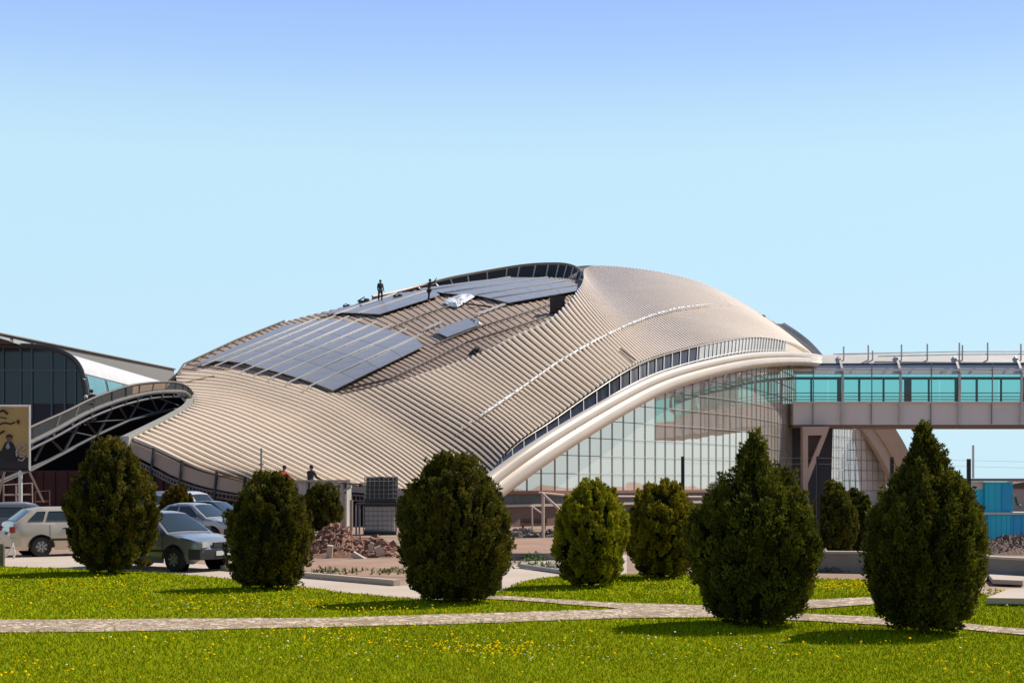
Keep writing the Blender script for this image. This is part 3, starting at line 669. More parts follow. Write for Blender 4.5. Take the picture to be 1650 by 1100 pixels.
# ------------------------------------------------------------------ footbridge on the right
br = thing('footbridge', 'enclosed white footbridge with curved teal glazing joining the hall on the right', 'footbridge', (21, 104, 0))
BL = Vector((21, 104, 0))
def bb(mb, name, m, parent=None, smooth=False):
    mb.v = [tuple(Vector(v) - BL) for v in mb.v]; return mb.build(name, m, parent or br, smooth)
XA, XB = 20.6, 62.0; BYF = 104.0; BYB = 108.6
zz = lambda y: HC + (HY - y) / F * BYF
M_deck = mat('pinkish grey deck cladding', (0.80, 0.735, 0.69), 0.7, 0, (0.72, 0.655, 0.61), 0.5, 0.6)
bb(MB().box(((XA + XB) / 2, (BYF + BYB) / 2, (zz(684) + zz(649)) / 2), (XB - XA, BYB - BYF - .3, zz(649) - zz(684))), 'deck_box', M_deck)
bb(MB().box(((XA + XB) / 2, (BYF + BYB) / 2, zz(686)), (XB - XA, BYB - BYF - .6, .14)), 'deck_soffit', mat('brown soffit', (0.25, 0.18, 0.14), 0.8))
bb(MB().box(((XA + XB) / 2, BYF + .02, zz(648)), (XB - XA, .22, .12)), 'deck_kerb', M_white)
# cross-section of the tube (front half): straight glass then a curved shoulder
def sect(front=1):
    pts = [(0, zz(648)), (-.12, zz(625)), (-.05, zz(603)), (.18, zz(594)), (.5, zz(586)), (1.25, zz(571.5)), (2.3, zz(566))]
    return [((BYF + a) if front else (BYB - a), z) for a, z in pts]
M_bglass = glass_mat('teal bridge glass', (0.33, 0.73, 0.67), 0.08)
M_cglass = glass_mat('clear pale glass', (0.80, 0.93, 0.92), 0.06)
def bskin(a, b, m, name, front=1, x0=XA, x1=XB, off=0, par=None):
    s_ = sect(front)[a:b + 1]; return bb(MB().grid([[Vector((x, y + off, z)) for y, z in s_] for x in (x0, x1)]), name, m, par, True)
FR = [1357, 1450, 1545, 1645]; FRX = [(x - CX) / F * BYF for x in FR] + [41.6 + 4.25 * k for k in range(5)]
bays = [XA] + FRX + [XB]
for a, b in zip(bays[:-1], bays[1:]):
    bskin(0, 2, M_bglass, 'window_pane', 1, a + .05, b - .05); bskin(0, 2, M_cglass, 'rear_pane', 0, a + .05, b - .05)
bskin(2, 4, mat('blue grey shoulder glass', (0.52, 0.58, 0.64), 0.15, 0, (0.45, 0.5, 0.56), 0.5), 'shoulder_glazing')
bskin(4, 6, M_white, 'roof_panel'); bskin(4, 6, M_white, 'roof_panel', 0); bskin(2, 4, M_cglass, 'rear_shoulder', 0)
bb(MB().box(((XA + XB) / 2, BYF - .02, zz(596)), (XB - XA, .12, .16)), 'eaves_rail', M_white)
bb(MB().box(((XA + XB) / 2, BYF + .45, zz(585.5)), (XB - XA, .12, .1)), 'eaves_rail', M_dark)
M_tframe = mat('dark teal frame', (0.04, 0.14, 0.16), 0.5)
for z0, z1 in ((648, 644.5), (600, 604.5)): bb(MB().box(((XA + XB) / 2, BYB - .35, (zz(z0) + zz(z1)) / 2), (XB - XA, .1, abs(zz(z0) - zz(z1)))), 'rear_beam', M_tframe)
for z_ in (627, 633, 638): bb(MB().box(((XA + XB) / 2, BYB - .42, zz(z_)), (XB - XA, .06, .06)), 'handrail', M_tframe)
bb(MB().box(((XA + XB) / 2, BYF + 2.3, zz(588)), (XB - XA, 2.2, .08)), 'ceiling_panel', M_white)
x = XA + .3; k = 0
while x < XB:
    w = (0.55, .14, .3, .16, .14)[k % 5]; bb(MB().box((x + w / 2, BYB - .36, (zz(648) + zz(603)) / 2), (w, .09, zz(603) - zz(648))), 'rear_post', M_tframe); x += w + (1.25, 1.9, 1.3, 1.7, 1.5)[k % 5]; k += 1
for X in FRX:
    fr_ = bb(MB().prof([Vector((X, y - .1, z)) for y, z in [(BYF + .05, zz(684)), (BYF - .02, zz(660))] + sect()[:6]], [(-.085, -.06), (.085, -.06), (.085, .08), (-.085, .08)]), 'curved_frame', M_lsteel)
for X in [(x_ - CX) / F * BYF for x_ in (1310, 1404, 1500, 1598)] + [39.5, 43.7]:
    bb(MB().box((X, BYF - .14, (zz(648) + zz(585)) / 2), (.07, .07, zz(585) - zz(648))), 'mullion', M_steel); bb(MB().box((X, BYF + .02, (zz(683) + zz(650)) / 2), (.05, .12, zz(650) - zz(683))), 'deck_joint', M_steel)
for i, x_ in enumerate((1364, 1404, 1411, 1458, 1500, 1552, 1557, 1598, 1652)):
    bb(MB().tube([Vector(((x_ - CX) / F * BYF, BYF + .9, zz(582))), Vector(((x_ - CX) / F * BYF, BYF + .9, zz((556, 554, 563, 553, 552, 550, 554, 550, 552)[i])))], .06, 5), 'roof_pole', M_lsteel)
bb(MB().tube([Vector((27, BYF + .9, zz(572))), Vector((33.0, BYF + .9, zz(569))), Vector((XB, BYF + .9, zz(566)))], .05, 5), 'safety_rail', M_rail)
bb(MB().tube([Vector((24, BYF + 2.2, zz(566))), Vector((33.0, BYF + 2.2, zz(562))), Vector((XB, BYF + 2.2, zz(560)))], .05, 5), 'safety_rail', M_rail)

pi = thing('bridge_pier', 'pinkish V-shaped concrete pier with dark recess standing under the footbridge', 'pier', (22, 103, 0))
def pb(mb, name, m): mb.v = [tuple(Vector(v) - Vector((22, 103, 0))) for v in mb.v]; return mb.build(name, m, pi)
pb(MB().prism([P(1277, 687, 107), P(1342, 687, 107), P(1337, 875, 107), P(1277, 875, 107)], (0, 1.2, 0)), 'rear_slab', mat('dark grey slab', (0.075, 0.07, 0.08), 0.8, 0, (0.06, 0.055, 0.065), .4))
fo = [(1296,686),(1338,686),(1302,778),(1302,872),(1296,872)]; hi = [(1303,702),(1321,702),(1303.5,752)]
pb(MB().prism([P(x, y, 103) for x, y in [(1294,687),(1302,687),(1302,872),(1294,872)]], (0, .9, 0)), 'pier_leg', M_pink)
pb(MB().prism([P(x, y, 103) for x, y in [(1302,687),(1337,687),(1332,701),(1302,701)]], (0, .9, 0)), 'pier_head', M_pink)
pb(MB().prism([P(x, y, 103) for x, y in [(1332,701),(1325,701),(1302,755),(1302,778)]], (0, .9, 0)), 'pier_strut', M_pink)
pb(MB().prism([P(x, y, 103.5) for x, y in [(1302,701),(1325,701),(1302,755)]], (0, .3, 0)), 'pier_recess', mat('dark recess', (0.10, 0.07, 0.065), 0.8))

# farther hall seen under the bridge
fh = thing('far_hall', 'farther glass hall with a tan arched leg seen under the footbridge', 'hall', (34, 135, 0))
def fb_(mb, name, m, par=None, smooth=False): mb.v = [tuple(Vector(v) - Vector((34, 135, 0))) for v in mb.v]; return mb.build(name, m, par or fh, smooth)
M_fac2 = mirror_mat('pale far glazing', (1.0, 0.93, 0.84), (0.80, 0.79, 0.75), 0.35, 0.01)
fg = fb_(MB().prism([P(x, y, Y) for x, y, Y in [(1318,664,128),(1395,664,134),(1412,700,135),(1432,760,136.5),(1441,845,137),(1318,860,128)]], (0, .3, 0)), 'far_glass', M_fac2)
for k in range(13):
    t = (k + .5) / 13; x = 1320 + 118 * t; Y = 128 + 9 * t - .08; yt = np.interp(x, [1318, 1395, 1412, 1432, 1441], [660, 660, 700, 760, 840])
    fb_(MB().tube([P(x, yt, Y), P(x, 858, Y)], .035, 4), 'mullion', M_mul, fg)
for z in np.arange(1.5, 8, .95):
    y0 = HY - (z - HC) * F / 128; xe = np.interp(y0, [660, 700, 760, 840], [1395, 1412, 1432, 1441]); Ye = 128 + 9 * (xe - 1320) / 118
    fb_(MB().tube([Vector(((1320 - CX) / F * 128, 127.9, z)), Vector(((xe - CX) / F * Ye, Ye - .1, z))], .03, 4), 'transom', M_mul, fg)
lg = dens([(1392,664,133.8),(1400,672,133.9),(1410,684,134),(1434,722,134.5),(1452,768,135),(1462,825,135.5),(1465,850,135.7)], 40)
fb_(MB().prof(lg, [(-.95, -.8), (1.0, -.8), (1.0, 1.0), (-.95, 1.0)]), 'arch_leg', mat('tan arch leg', (0.50, 0.36, 0.26), 0.6, 0, (0.42, 0.30, 0.21), .5))
fb_(MB().prof([p + Vector((-.75, -.6, -.75)) for p in lg], [(-.35, -.5), (.4, -.5), (.4, .5), (-.35, .5)]), 'arch_reveal', M_lconc)
fb_(MB().grid([[p + Vector((.4, 1.0, .9)) for p in lg[:30]], [p + Vector((3.0, 8, 1.2)) for p in lg[:30]]]), 'roof_shell', M_white)

# ------------------------------------------------------------------ ground
def gpoly(name, pts, m, z, kind='structure', label=None, jit=0.0):
    me = MB(); v0 = [G(x, y, 0) for x, y in pts]; v = []; rr = random.Random(int(pts[0][1]) + len(pts))
    for a, b in zip(v0, v0[1:] + v0[:1]):
        n = 1 if (b - a).length > 90 or min(a.y, b.y) < 8 or not jit else max(1, int((b - a).length / .35))
        for k in range(n):
            p = a.lerp(b, k / n); w_ = 0 if k == 0 else jit; v.append(p + Vector((rr.uniform(-w_, w_), rr.uniform(-w_, w_), 0)))
    me.add([Vector((p.x, p.y, z)) for p in v], [tuple(range(len(v)))])
    o = me.build(name, m); 
    if o.data.polygons[0].normal.z < 0: o.data.flip_normals()
    return tag(o, label, None, None, kind)
M_dirt = mat('dusty pinkish soil', (0.40, 0.265, 0.185), 0.95, 0, (0.20, 0.125, 0.085), 0.5, 0.7, bump=0.5, bscale=3)
gd = MB(); xs = [-1500, -300, -60, 60, 300, 1500]; ys = [-60, 10, 60, 130, 400, 3000]
gd.grid([[Vector((x, y, 0)) for x in xs] for y in ys]); o = gd.build('ground', M_dirt); tag(o, kind='structure')
if o.data.polygons[0].normal.z < 0: o.data.flip_normals()
LAWN = [(-500,903),(0,913),(90,916),(180,920),(260,923),(350,931),(480,946),(560,956),(655,965),(720,967),(790,958),(840,938),(880,931),(930,927),(1000,926),(1120,926),(1320,933),(1400,935),(1500,943),(1590,951),(1700,956),(2300,965),(4300,1600),(-2600,1600)]
M_turf = mat('lawn turf', (0.185, 0.235, 0.005), 0.95, 0, (0.155, 0.165, 0.008), 0.55, 0.8, bump=0.4, bscale=14, spec=0.0)
gpoly('lawn', LAWN, M_turf, 0.02, jit=.10)
ROAD = [(-500,886),(0,893),(120,896),(250,902),(360,912),(490,931),(640,944),(700,941),(790,920),(905,892),(1010,894),(1010,925),(930,930),(870,936),(800,960),(700,973),(560,960),(350,936),(180,924),(0,918),(-500,910)]
gpoly('service_road', ROAD, mat('dusty concrete road', (0.55, 0.45, 0.36), 0.95, 0, (0.44, 0.35, 0.27), 0.5, 0.6, bump=0.15), 0.008)
def brick_mat():
    m = bpy.data.materials.new('brown brick path'); m.use_nodes = True; t = m.node_tree; b = t.nodes['Principled BSDF']; b.inputs['Roughness'].default_value = .9
    tc = t.nodes.new('ShaderNodeTexCoord'); mp = t.nodes.new('ShaderNodeMapping'); mp.inputs['Rotation'].default_value = (0, 0, .78)
    br_ = t.nodes.new('ShaderNodeTexBrick'); br_.inputs['Scale'].default_value = 2.2; br_.inputs['Mortar Size'].default_value = .035
    br_.inputs['Color1'].default_value = (.78, .63, .47, 1); br_.inputs['Color2'].default_value = (.52, .40, .28, 1); br_.inputs['Mortar'].default_value = (.20, .14, .08, 1)
    nz = t.nodes.new('ShaderNodeTexNoise'); nz.inputs['Scale'].default_value = 1.6; nz.inputs['Detail'].default_value = 6
    mx = t.nodes.new('ShaderNodeMix'); mx.data_type = 'RGBA'; mx.inputs['B'].default_value = (.22, .17, .08, 1)
    mr = t.nodes.new('ShaderNodeMapRange'); mr.inputs['From Min'].default_value = .48; mr.inputs['From Max'].default_value = .68; mr.inputs['To Max'].default_value = .8
    t.links.new(tc.outputs['Object'], mp.inputs[0]); nd = t.nodes.new('ShaderNodeTexNoise'); nd.inputs['Scale'].default_value = 3.0; t.links.new(tc.outputs['Object'], nd.inputs['Vector'])
    vm = t.nodes.new('ShaderNodeVectorMath'); vm.operation = 'MULTIPLY_ADD'; vm.inputs[1].default_value = (.45, .45, 0); t.links.new(nd.outputs['Color'], vm.inputs[0]); t.links.new(mp.outputs[0], vm.inputs[2]); t.links.new(vm.outputs[0], br_.inputs['Vector']); t.links.new(tc.outputs['Object'], nz.inputs['Vector'])
    t.links.new(nz.outputs['Fac'], mr.inputs['Value']); t.links.new(mr.outputs[0], mx.inputs['Factor']); t.links.new(br_.outputs['Color'], mx.inputs['A'])
    n2 = t.nodes.new('ShaderNodeTexNoise'); n2.inputs['Scale'].default_value = 7; n2.inputs['Detail'].default_value = 3; n2.inputs['Distortion'].default_value = 1.0
    m2 = t.nodes.new('ShaderNodeMapRange'); m2.inputs['From Min'].default_value = .47; m2.inputs['From Max'].default_value = .58; m2.inputs['To Max'].default_value = .9
    m3 = t.nodes.new('ShaderNodeMix'); m3.data_type = 'RGBA'; m3.inputs['B'].default_value = (.26, .17, .10, 1)
    t.links.new(tc.outputs['Object'], n2.inputs['Vector']); t.links.new(n2.outputs['Fac'], m2.inputs['Value']); t.links.new(m2.outputs[0], m3.inputs['Factor']); t.links.new(mx.outputs['Result'], m3.inputs['A'])
    t.links.new(m3.outputs['Result'], b.inputs['Base Color'])
    bp_ = t.nodes.new('ShaderNodeBump'); bp_.inputs['Distance'].default_value = .02; bp_.inputs['Strength'].default_value = .7; t.links.new(br_.outputs['Fac'], bp_.inputs['Height']); bp_.invert = True; t.links.new(bp_.outputs[0], b.inputs['Normal'])
    return m
M_brick = brick_mat()
PATHS = [[(-400,1004),(0,1001),(300,999),(500,998),(783,990),(1000,983),(1000,998),(733,1008),(500,1013),(300,1018),(0,1022),(-400,1026)],
         [(760,959),(900,968),(1000,974),(1157,978),(1250,972),(1300,969),(1413,964),(1480,962),(1480,972),(1413,976),(1300,983),(1270,990),(1433,998),(1500,1004),(1543,1006),(1650,1016),(1900,1034),(1900,1046),(1650,1026),(1543,1016),(1433,1010),(1276,1002),(1165,997),(1000,998.5),(1000,983.5),(883,973),(767,966)]]
for _i, pth in enumerate(PATHS): gpoly('brick_path', pth, M_brick, 0.032 + .005 * _i, jit=.05)
gpoly('dirt_patch', [(470,905),(650,905),(800,868),(930,868),(930,890),(790,905),(650,930),(500,924)], mat('reddish loose soil', (0.42, 0.25, 0.165), 0.95, 0, (0.24, 0.14, 0.09), 0.8, 0.6, bump=0.6), 0.005)
gpoly('dirt_patch', [(1570,951),(1650,948),(1750,955),(1750,968),(1600,966)], mat('pale loose soil', (0.48, 0.36, 0.27), 0.95, 0, (0.34, 0.25, 0.17), 1.2, 0.6, bump=0.5), 0.026)

# grass blades, weeds and dandelions
def inpoly(x, y, poly):
    n = len(poly); c = np.zeros(len(x), bool); j = n - 1
    for i in range(n):
        xi, yi = poly[i]; xj, yj = poly[j]
        c ^= ((yi > y) != (yj > y)) & (x < (xj - xi) * (y - yi) / ((yj - yi) + 1e-12) + xi); j = i
    return c
LW = [tuple(G(*p))[:2] for p in LAWN]; PW = [[tuple(G(*p))[:2] for p in q_] for q_ in PATHS]
def scatter(y0, y1, dens, inside=True):
    hw_ = lambda Y: Y * .42 + 1.5
    n = int(dens * (y1 - y0) * 2 * hw_(y1)); x = RNG.uniform(-hw_(y1), hw_(y1), n); y = RNG.uniform(y0, y1, n)
    ok = inpoly(x, y, LW)
    jx = x + RNG.normal(0, .05, n); jy = y + RNG.normal(0, .10, n) + .12 * np.sin(x * 2.1) * np.sin(x * .9 + y)
    for w in PW: ok &= ~inpoly(jx, jy, w)
    return x[ok], y[ok]
def tri_mesh(name, V, m, col=None, label=None, cat=None, kind='stuff'):
    n = len(V) // 3; me = bpy.data.meshes.new(name); me.vertices.add(len(V)); me.vertices.foreach_set('co', V.astype(np.float32).ravel())
    me.loops.add(len(V)); me.loops.foreach_set('vertex_index', np.arange(len(V), dtype=np.int32)); me.polygons.add(n)
    me.polygons.foreach_set('loop_start', np.arange(0, len(V), 3, dtype=np.int32)); me.polygons.foreach_set('loop_total', np.full(n, 3, np.int32))
    if col is not None:
        a = me.color_attributes.new('tint', 'FLOAT_COLOR', 'POINT'); a.data.foreach_set('color', np.concatenate([col, np.ones((len(col), 1))], 1).astype(np.float32).ravel())
    me.update(); me.validate(); me.materials.append(m); return me
M_blade = mat('grass blade', (0.375, 0.445, 0.006), 0.8, 0, (0.27, 0.31, 0.007), 0.30, 0.6, spec=0.0, attr='tint')
Vs = []; Cs = []
for y0, y1, dn, hh, ww in ((11, 17, 1000, .04, .012), (17, 21, 800, .04, .014), (21, 27, 420, .042, .02), (27, 40, 170, .045, .03)):
    x, y = scatter(y0, y1, dn); n = len(x); a = RNG.uniform(0, 6.28, n); h = hh * RNG.uniform(.5, 1.35, n); w = ww * RNG.uniform(.6, 1.3, n); lx = RNG.normal(0, .5, (n, 2)) * h[:, None]
    z0 = np.full(n, .018); A = np.stack([x - np.cos(a) * w / 2, y - np.sin(a) * w / 2, z0], 1); B = np.stack([x + np.cos(a) * w / 2, y + np.sin(a) * w / 2, z0], 1); T = np.stack([x + lx[:, 0], y + lx[:, 1], z0 + h], 1)
    Vs.append(np.stack([A, B, T], 1).reshape(-1, 3)); c = np.stack([RNG.uniform(.7, 1.35, n), RNG.uniform(.75, 1.2, n), RNG.uniform(.5, 1.2, n)], 1); Cs.append(np.repeat(c, 3, 0))
o = link('grass', tri_mesh('grass', np.concatenate(Vs), M_blade, np.concatenate(Cs)), None); tag(o, 'short bright green grass covering the lawn on both sides of the brick path', 'grass', None, 'stuff')
def flowers(name, spots, r, m, label):
    V = []
    for x, y in spots:
        if not inpoly(np.array([x]), np.array([y]), LW)[0] or any(inpoly(np.array([x]), np.array([y]), w)[0] for w in PW): continue
        z = RNG.uniform(.06, .105); R = r * RNG.uniform(.6, 1.25); tx, ty = RNG.normal(0, .3, 2); an = RNG.uniform(0, 1)
        ring_ = [(x + R * math.cos(an + k * 1.047), y + R * math.sin(an + k * 1.047), z + R * (math.cos(an + k * 1.047) * tx + math.sin(an + k * 1.047) * (ty * .6 + .25))) for k in range(6)]
        for k in range(6): V += [(x, y, z + r * .5), ring_[k], ring_[(k + 1) % 6]]
    o = link(name, tri_mesh(name, np.array(V), m), None); tag(o, label, 'flowers', None, 'stuff')
def patch(cx_, cy_, sx, sy, n):
    out = []
    for k in range(n):
        px_, py_ = RNG.normal(cx_, sx), RNG.normal(cy_, sy)
        if py_ > 895: out.append(tuple(G(px_, py_))[:2])
    return out
yel = []; wht = []
for (a, b, sx, sy, n) in ((120,945,90,10,70),(170,945,30,5,45),(290,975,140,10,110),(350,960,60,6,40),(420,985,90,7,80),(520,978,70,6,80),(620,985,50,6,45),(470,1015,90,6,70),(560,1030,60,8,55),(750,1050,60,7,90),(800,1055,35,6,50),(900,960,60,7,30),(1000,940,40,6,35),(1080,955,60,8,40),
        (1360,946,35,6,230),(1370,948,60,5,60),(700,1030,300,30,130),(1150,1050,250,20,60),(1450,1050,120,20,50),(300,1060,250,25,40),(60,1080,60,12,30),(40,960,60,15,40),(1600,960,40,5,60),(1560,1085,60,10,25)): yel += patch(a, b, sx, sy, n)
for (a, b, sx, sy, n) in ((250,975,200,18,40),(500,985,120,12,30),(700,1040,300,25,60),(1200,1035,250,20,40),(900,1060,200,20,30),(300,1045,200,20,20),(1100,945,80,10,15),(1610,985,50,8,20)): wht += patch(a, b, sx, sy, n)
flowers('dandelion_flowers', yel, .016, mat('dandelion yellow', (0.88, 0.56, 0.006), 0.9, spec=0.0), 'yellow dandelion flowers scattered in patches over the lawn')
flowers('dandelion_clocks', wht, .013, mat('dandelion seed white', (0.72, 0.72, 0.5), 0.8), 'pale dandelion seed heads scattered over the lawn')
V = []
for k in range(420):
    px_ = RNG.choice([RNG.normal(535, 18), RNG.normal(640, 15), RNG.normal(855, 18), RNG.uniform(500, 660), RNG.normal(890, 14)]); py_ = 921 + RNG.normal(0, 2.5) if px_ < 700 else 911 + RNG.normal(0, 3)
    g = G(px_, py_); a = RNG.uniform(0, 6.28); h = RNG.uniform(.03, .13); w = .035
    V += [(g.x - math.cos(a) * w, g.y - math.sin(a) * w, 0), (g.x + math.cos(a) * w, g.y + math.sin(a) * w, 0), (g.x + RNG.normal(0, .1), g.y + RNG.normal(0, .1), h)]
o = link('weeds', tri_mesh('weeds', np.array(V), mat('dusty weed', (0.13, 0.17, 0.04), 0.8, 0, (0.09, 0.12, 0.03), 2)), None); tag(o, 'low dusty weeds growing in the bare soil along the kerb', 'weeds', None, 'stuff')

# ------------------------------------------------------------------ conifer shrubs
M_leaf = mat('thuja foliage', (0.15, 0.142, 0.015), 0.65, 0, (0.060, 0.064, 0.008), 1.1, 0.6, spec=0.25, attr='tint')
_t = M_leaf.node_tree; _b = _t.nodes['Principled BSDF']; _o = [n for n in _t.nodes if n.type == 'OUTPUT_MATERIAL'][0]
_tr = _t.nodes.new('ShaderNodeBsdfTranslucent'); _mx = _t.nodes.new('ShaderNodeMixShader'); _mx.inputs[0].default_value = .3
_t.links.new(_b.inputs['Base Color'].links[0].from_socket, _tr.inputs['Color']); _t.links.new(_b.outputs[0], _mx.inputs[1]); _t.links.new(_tr.outputs[0], _mx.inputs[2]); _t.links.new(_mx.outputs[0], _o.inputs[0])
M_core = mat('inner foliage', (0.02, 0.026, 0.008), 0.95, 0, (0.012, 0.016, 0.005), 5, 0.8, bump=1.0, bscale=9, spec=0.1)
M_bark = mat('grey brown bark', (0.10, 0.07, 0.05), 0.9, 0, (0.06, 0.04, 0.03), 9, 0.6, bump=.5)
def shrub(px_, base_y, top_y, half_px, label, seed, prof_pts, tone=(1, 1, 1), n_t=330, n_l=40, spikes=(), leaf=1.0):
    n_t = int(n_t * 1.5); rg = np.random.default_rng(seed); b = G(px_, base_y); Y = b.y; H = (base_y - top_y) / F * Y; R = half_px / F * Y
    root = thing('conifer_shrub', label, 'shrub', b, 0, 'clipped conifer shrubs on the lawn' if base_y > 915 else 'conifer shrubs behind the lawn')
    pt = np.array([p[0] for p in prof_pts]); prr = np.array([p[1] for p in prof_pts])
    ph = rg.uniform(0, 6.28, 6)
    def rad(t, th): return R * np.interp(t, pt, prr) * (1 + .06 * np.sin(2 * th + ph[0]) + .05 * np.sin(3 * th + ph[1] + 5 * t) + .045 * np.sin(5 * th + ph[2] - 9 * t))
    t = rg.uniform(0.03, .985, n_t * 4); w = np.interp(t, pt, prr) + .1; t = t[rg.uniform(0, 1.1, len(t)) < w][:n_t]; n = len(t)
    th = rg.uniform(0, 6.28, n); dep = 1 - .22 * rg.uniform(0, 1, n) ** 1.6; r = rad(t, th) * dep
    C = np.stack([r * np.cos(th), r * np.sin(th), t * H], 1)
    for (sx, st, sr) in spikes:       # separate leader shoots that break the outline
        k = int(6 + sr * 30); fz = np.linspace(1, .1, k); C = np.concatenate([C, np.stack([np.full(k, sx * R) + rg.normal(0, .06, k) * fz, rg.normal(0, .10, k) * fz, np.linspace(st - sr, st - .03, k) * H], 1)])
        t = np.concatenate([t, np.full(k, .99)]); th = np.concatenate([th, rg.uniform(0, 6.28, k)])
    for k in range(34):                # small upright sprays breaking the outline
        t0 = rg.uniform(.3, .93); a0 = rg.uniform(0, 6.28); r0 = rad(t0, a0) * rg.uniform(.93, 1.0); kk = 4; rk = r0 - np.linspace(0, .03, kk) * R
        C = np.concatenate([C, np.stack([rk * np.cos(a0), rk * np.sin(a0), (t0 + np.linspace(-.02, .055, kk)) * H], 1)]); t = np.concatenate([t, np.full(kk, .99)]); th = np.concatenate([th, np.full(kk, a0)])
    n = len(C); n_l = n_l * 2
    out = np.stack([np.cos(th), np.sin(th), np.zeros(n)], 1); up = np.array([0, 0, 1.0])
    ax = out * rg.uniform(.15, .55, (n, 1)) + up * rg.uniform(.7, 1.1, (n, 1)) * np.where(t < .12, .2, 1)[:, None] + rg.normal(0, .12, (n, 3)); ax /= np.linalg.norm(ax, axis=1, keepdims=True)
    ln = rg.uniform(.16, .34, n) * (H / 2.7) ** .5; wd_ = ln * np.where(t > .985, .2, rg.uniform(.24, .38, n))
    e1 = np.cross(ax, rg.normal(0, 1, (n, 3))); e1 /= np.linalg.norm(e1, axis=1, keepdims=True); e2 = np.cross(ax, e1)
    tip = np.array([1.0, 1.0, 1.0])
    s = rg.uniform(0, 1, (n, n_l)); a = rg.uniform(0, 6.28, (n, n_l)); rr_ = wd_[:, None] * np.sqrt(rg.uniform(.1, 1, (n, n_l))) * np.sin(np.pi * np.clip(s * .92 + .06, 0, 1)) ** .8
    Lc = C[:, None] + ax[:, None] * (s * ln[:, None] - .35 * ln[:, None])[..., None] + e1[:, None] * (rr_ * np.cos(a))[..., None] + e2[:, None] * (rr_ * np.sin(a))[..., None]
    Lc = Lc.reshape(-1, 3); N = len(Lc); axl = np.repeat(ax, n_l, 0) + (e1[:, None] * np.cos(a)[..., None] + e2[:, None] * np.sin(a)[..., None]).reshape(-1, 3) * .55 + rg.normal(0, .3, (N, 3)); axl /= np.linalg.norm(axl, axis=1, keepdims=True)
    sd = np.cross(axl, rg.normal(0, 1, (N, 3))); sd /= np.linalg.norm(sd, axis=1, keepdims=True)
    n_l2 = n_l; ll = leaf * rg.uniform(.032, .066, (N, 1)) * (Y / 22) ** .55; lw = ll * .33
    V = np.stack([Lc - sd * lw, Lc + sd * lw, Lc + axl * ll], 1).reshape(-1, 3); V[:, 2] = np.maximum(V[:, 2], .06)
    tv = rg.uniform(.45, 1.6, n); warm = rg.uniform(0, 1, n) ** 2.5
    c = np.stack([tv * (1 + .28 * warm), tv * (1 + .08 * warm), tv * (1 - .3 * warm)], 1) * np.array(tone)
    c = np.repeat(np.repeat(c, n_l, 0) * rg.uniform(.8, 1.2, (N, 1)), 3, 0)
    link('crown', tri_mesh('crown', V, M_leaf, c), None, root)
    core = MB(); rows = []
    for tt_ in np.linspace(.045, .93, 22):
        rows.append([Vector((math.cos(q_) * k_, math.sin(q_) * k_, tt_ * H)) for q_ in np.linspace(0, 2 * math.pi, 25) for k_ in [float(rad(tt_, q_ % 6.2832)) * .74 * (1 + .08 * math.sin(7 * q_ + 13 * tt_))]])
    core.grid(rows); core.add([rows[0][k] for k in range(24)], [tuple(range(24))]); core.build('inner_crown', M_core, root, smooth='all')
    tk = MB(); tk.tube([Vector((0, 0, -.05)), Vector((.02, 0, H * .3)), Vector((0, .02, H * .75))], .075 * R, 8, scale=[1.3, 1, .35])
    for k in range(5):
        q_ = k * 1.3 + seed; tk.tube([Vector((0, 0, .04 * H + .03 * k)), Vector((math.cos(q_) * R * .35, math.sin(q_) * R * .35, H * .14)), Vector((math.cos(q_) * R * .55, math.sin(q_) * R * .55, H * .4))], .035 * R, 5, scale=[1, .8, .4])
    tk.build('trunk', M_bark, root)
    return root
EGG = [(0, .30), (.04, .48), (.12, .76), (.24, .95), (.36, 1.0), (.5, .97), (.62, .87), (.74, .69), (.85, .46), (.94, .24), (1, .05)]
RUG = [(0,.3),(.04,.5),(.12,.76),(.25,.94),(.38,1.0),(.5,.96),(.6,.83),(.69,.60),(.77,.37),(.84,.19),(.90,.07),(.93,.02)]
ROUND = [(0, .30), (.05, .52), (.15, .83), (.3, .99), (.45, 1.0), (.6, .95), (.72, .85), (.83, .66), (.92, .42), (1, .10)]
OVAL = [(0, .32), (.04, .56), (.12, .8), (.25, .94), (.4, 1.0), (.55, .99), (.66, .9), (.77, .72), (.87, .5), (.95, .28), (1, .06)]
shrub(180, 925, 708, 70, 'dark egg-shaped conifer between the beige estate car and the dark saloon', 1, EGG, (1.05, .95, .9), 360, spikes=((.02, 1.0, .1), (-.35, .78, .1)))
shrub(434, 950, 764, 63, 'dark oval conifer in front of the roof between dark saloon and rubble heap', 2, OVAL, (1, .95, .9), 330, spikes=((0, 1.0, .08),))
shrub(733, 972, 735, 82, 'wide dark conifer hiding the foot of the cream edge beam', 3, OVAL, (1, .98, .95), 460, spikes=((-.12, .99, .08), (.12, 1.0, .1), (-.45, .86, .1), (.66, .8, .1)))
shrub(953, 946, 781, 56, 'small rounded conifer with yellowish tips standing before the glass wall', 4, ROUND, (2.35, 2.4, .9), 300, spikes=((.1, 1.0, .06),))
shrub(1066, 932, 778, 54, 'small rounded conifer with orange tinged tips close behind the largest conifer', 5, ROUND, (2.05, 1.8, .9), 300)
shrub(1214, 1009, 704, 97, 'big pointed conifer in front of the concrete bridge pier', 6, RUG, (.95, 1.05, .85), 620, spikes=((.02, 1.0, .24), (.1, .92, .16), (-.12, .9, .16), (.62, .80, .16), (.72, .74, .14), (-.42, .74, .12), (-.5, .68, .1), (.85, .62, .1), (-.97, .54, .12), (-.99, .47, .1), (.95, .45, .1)))
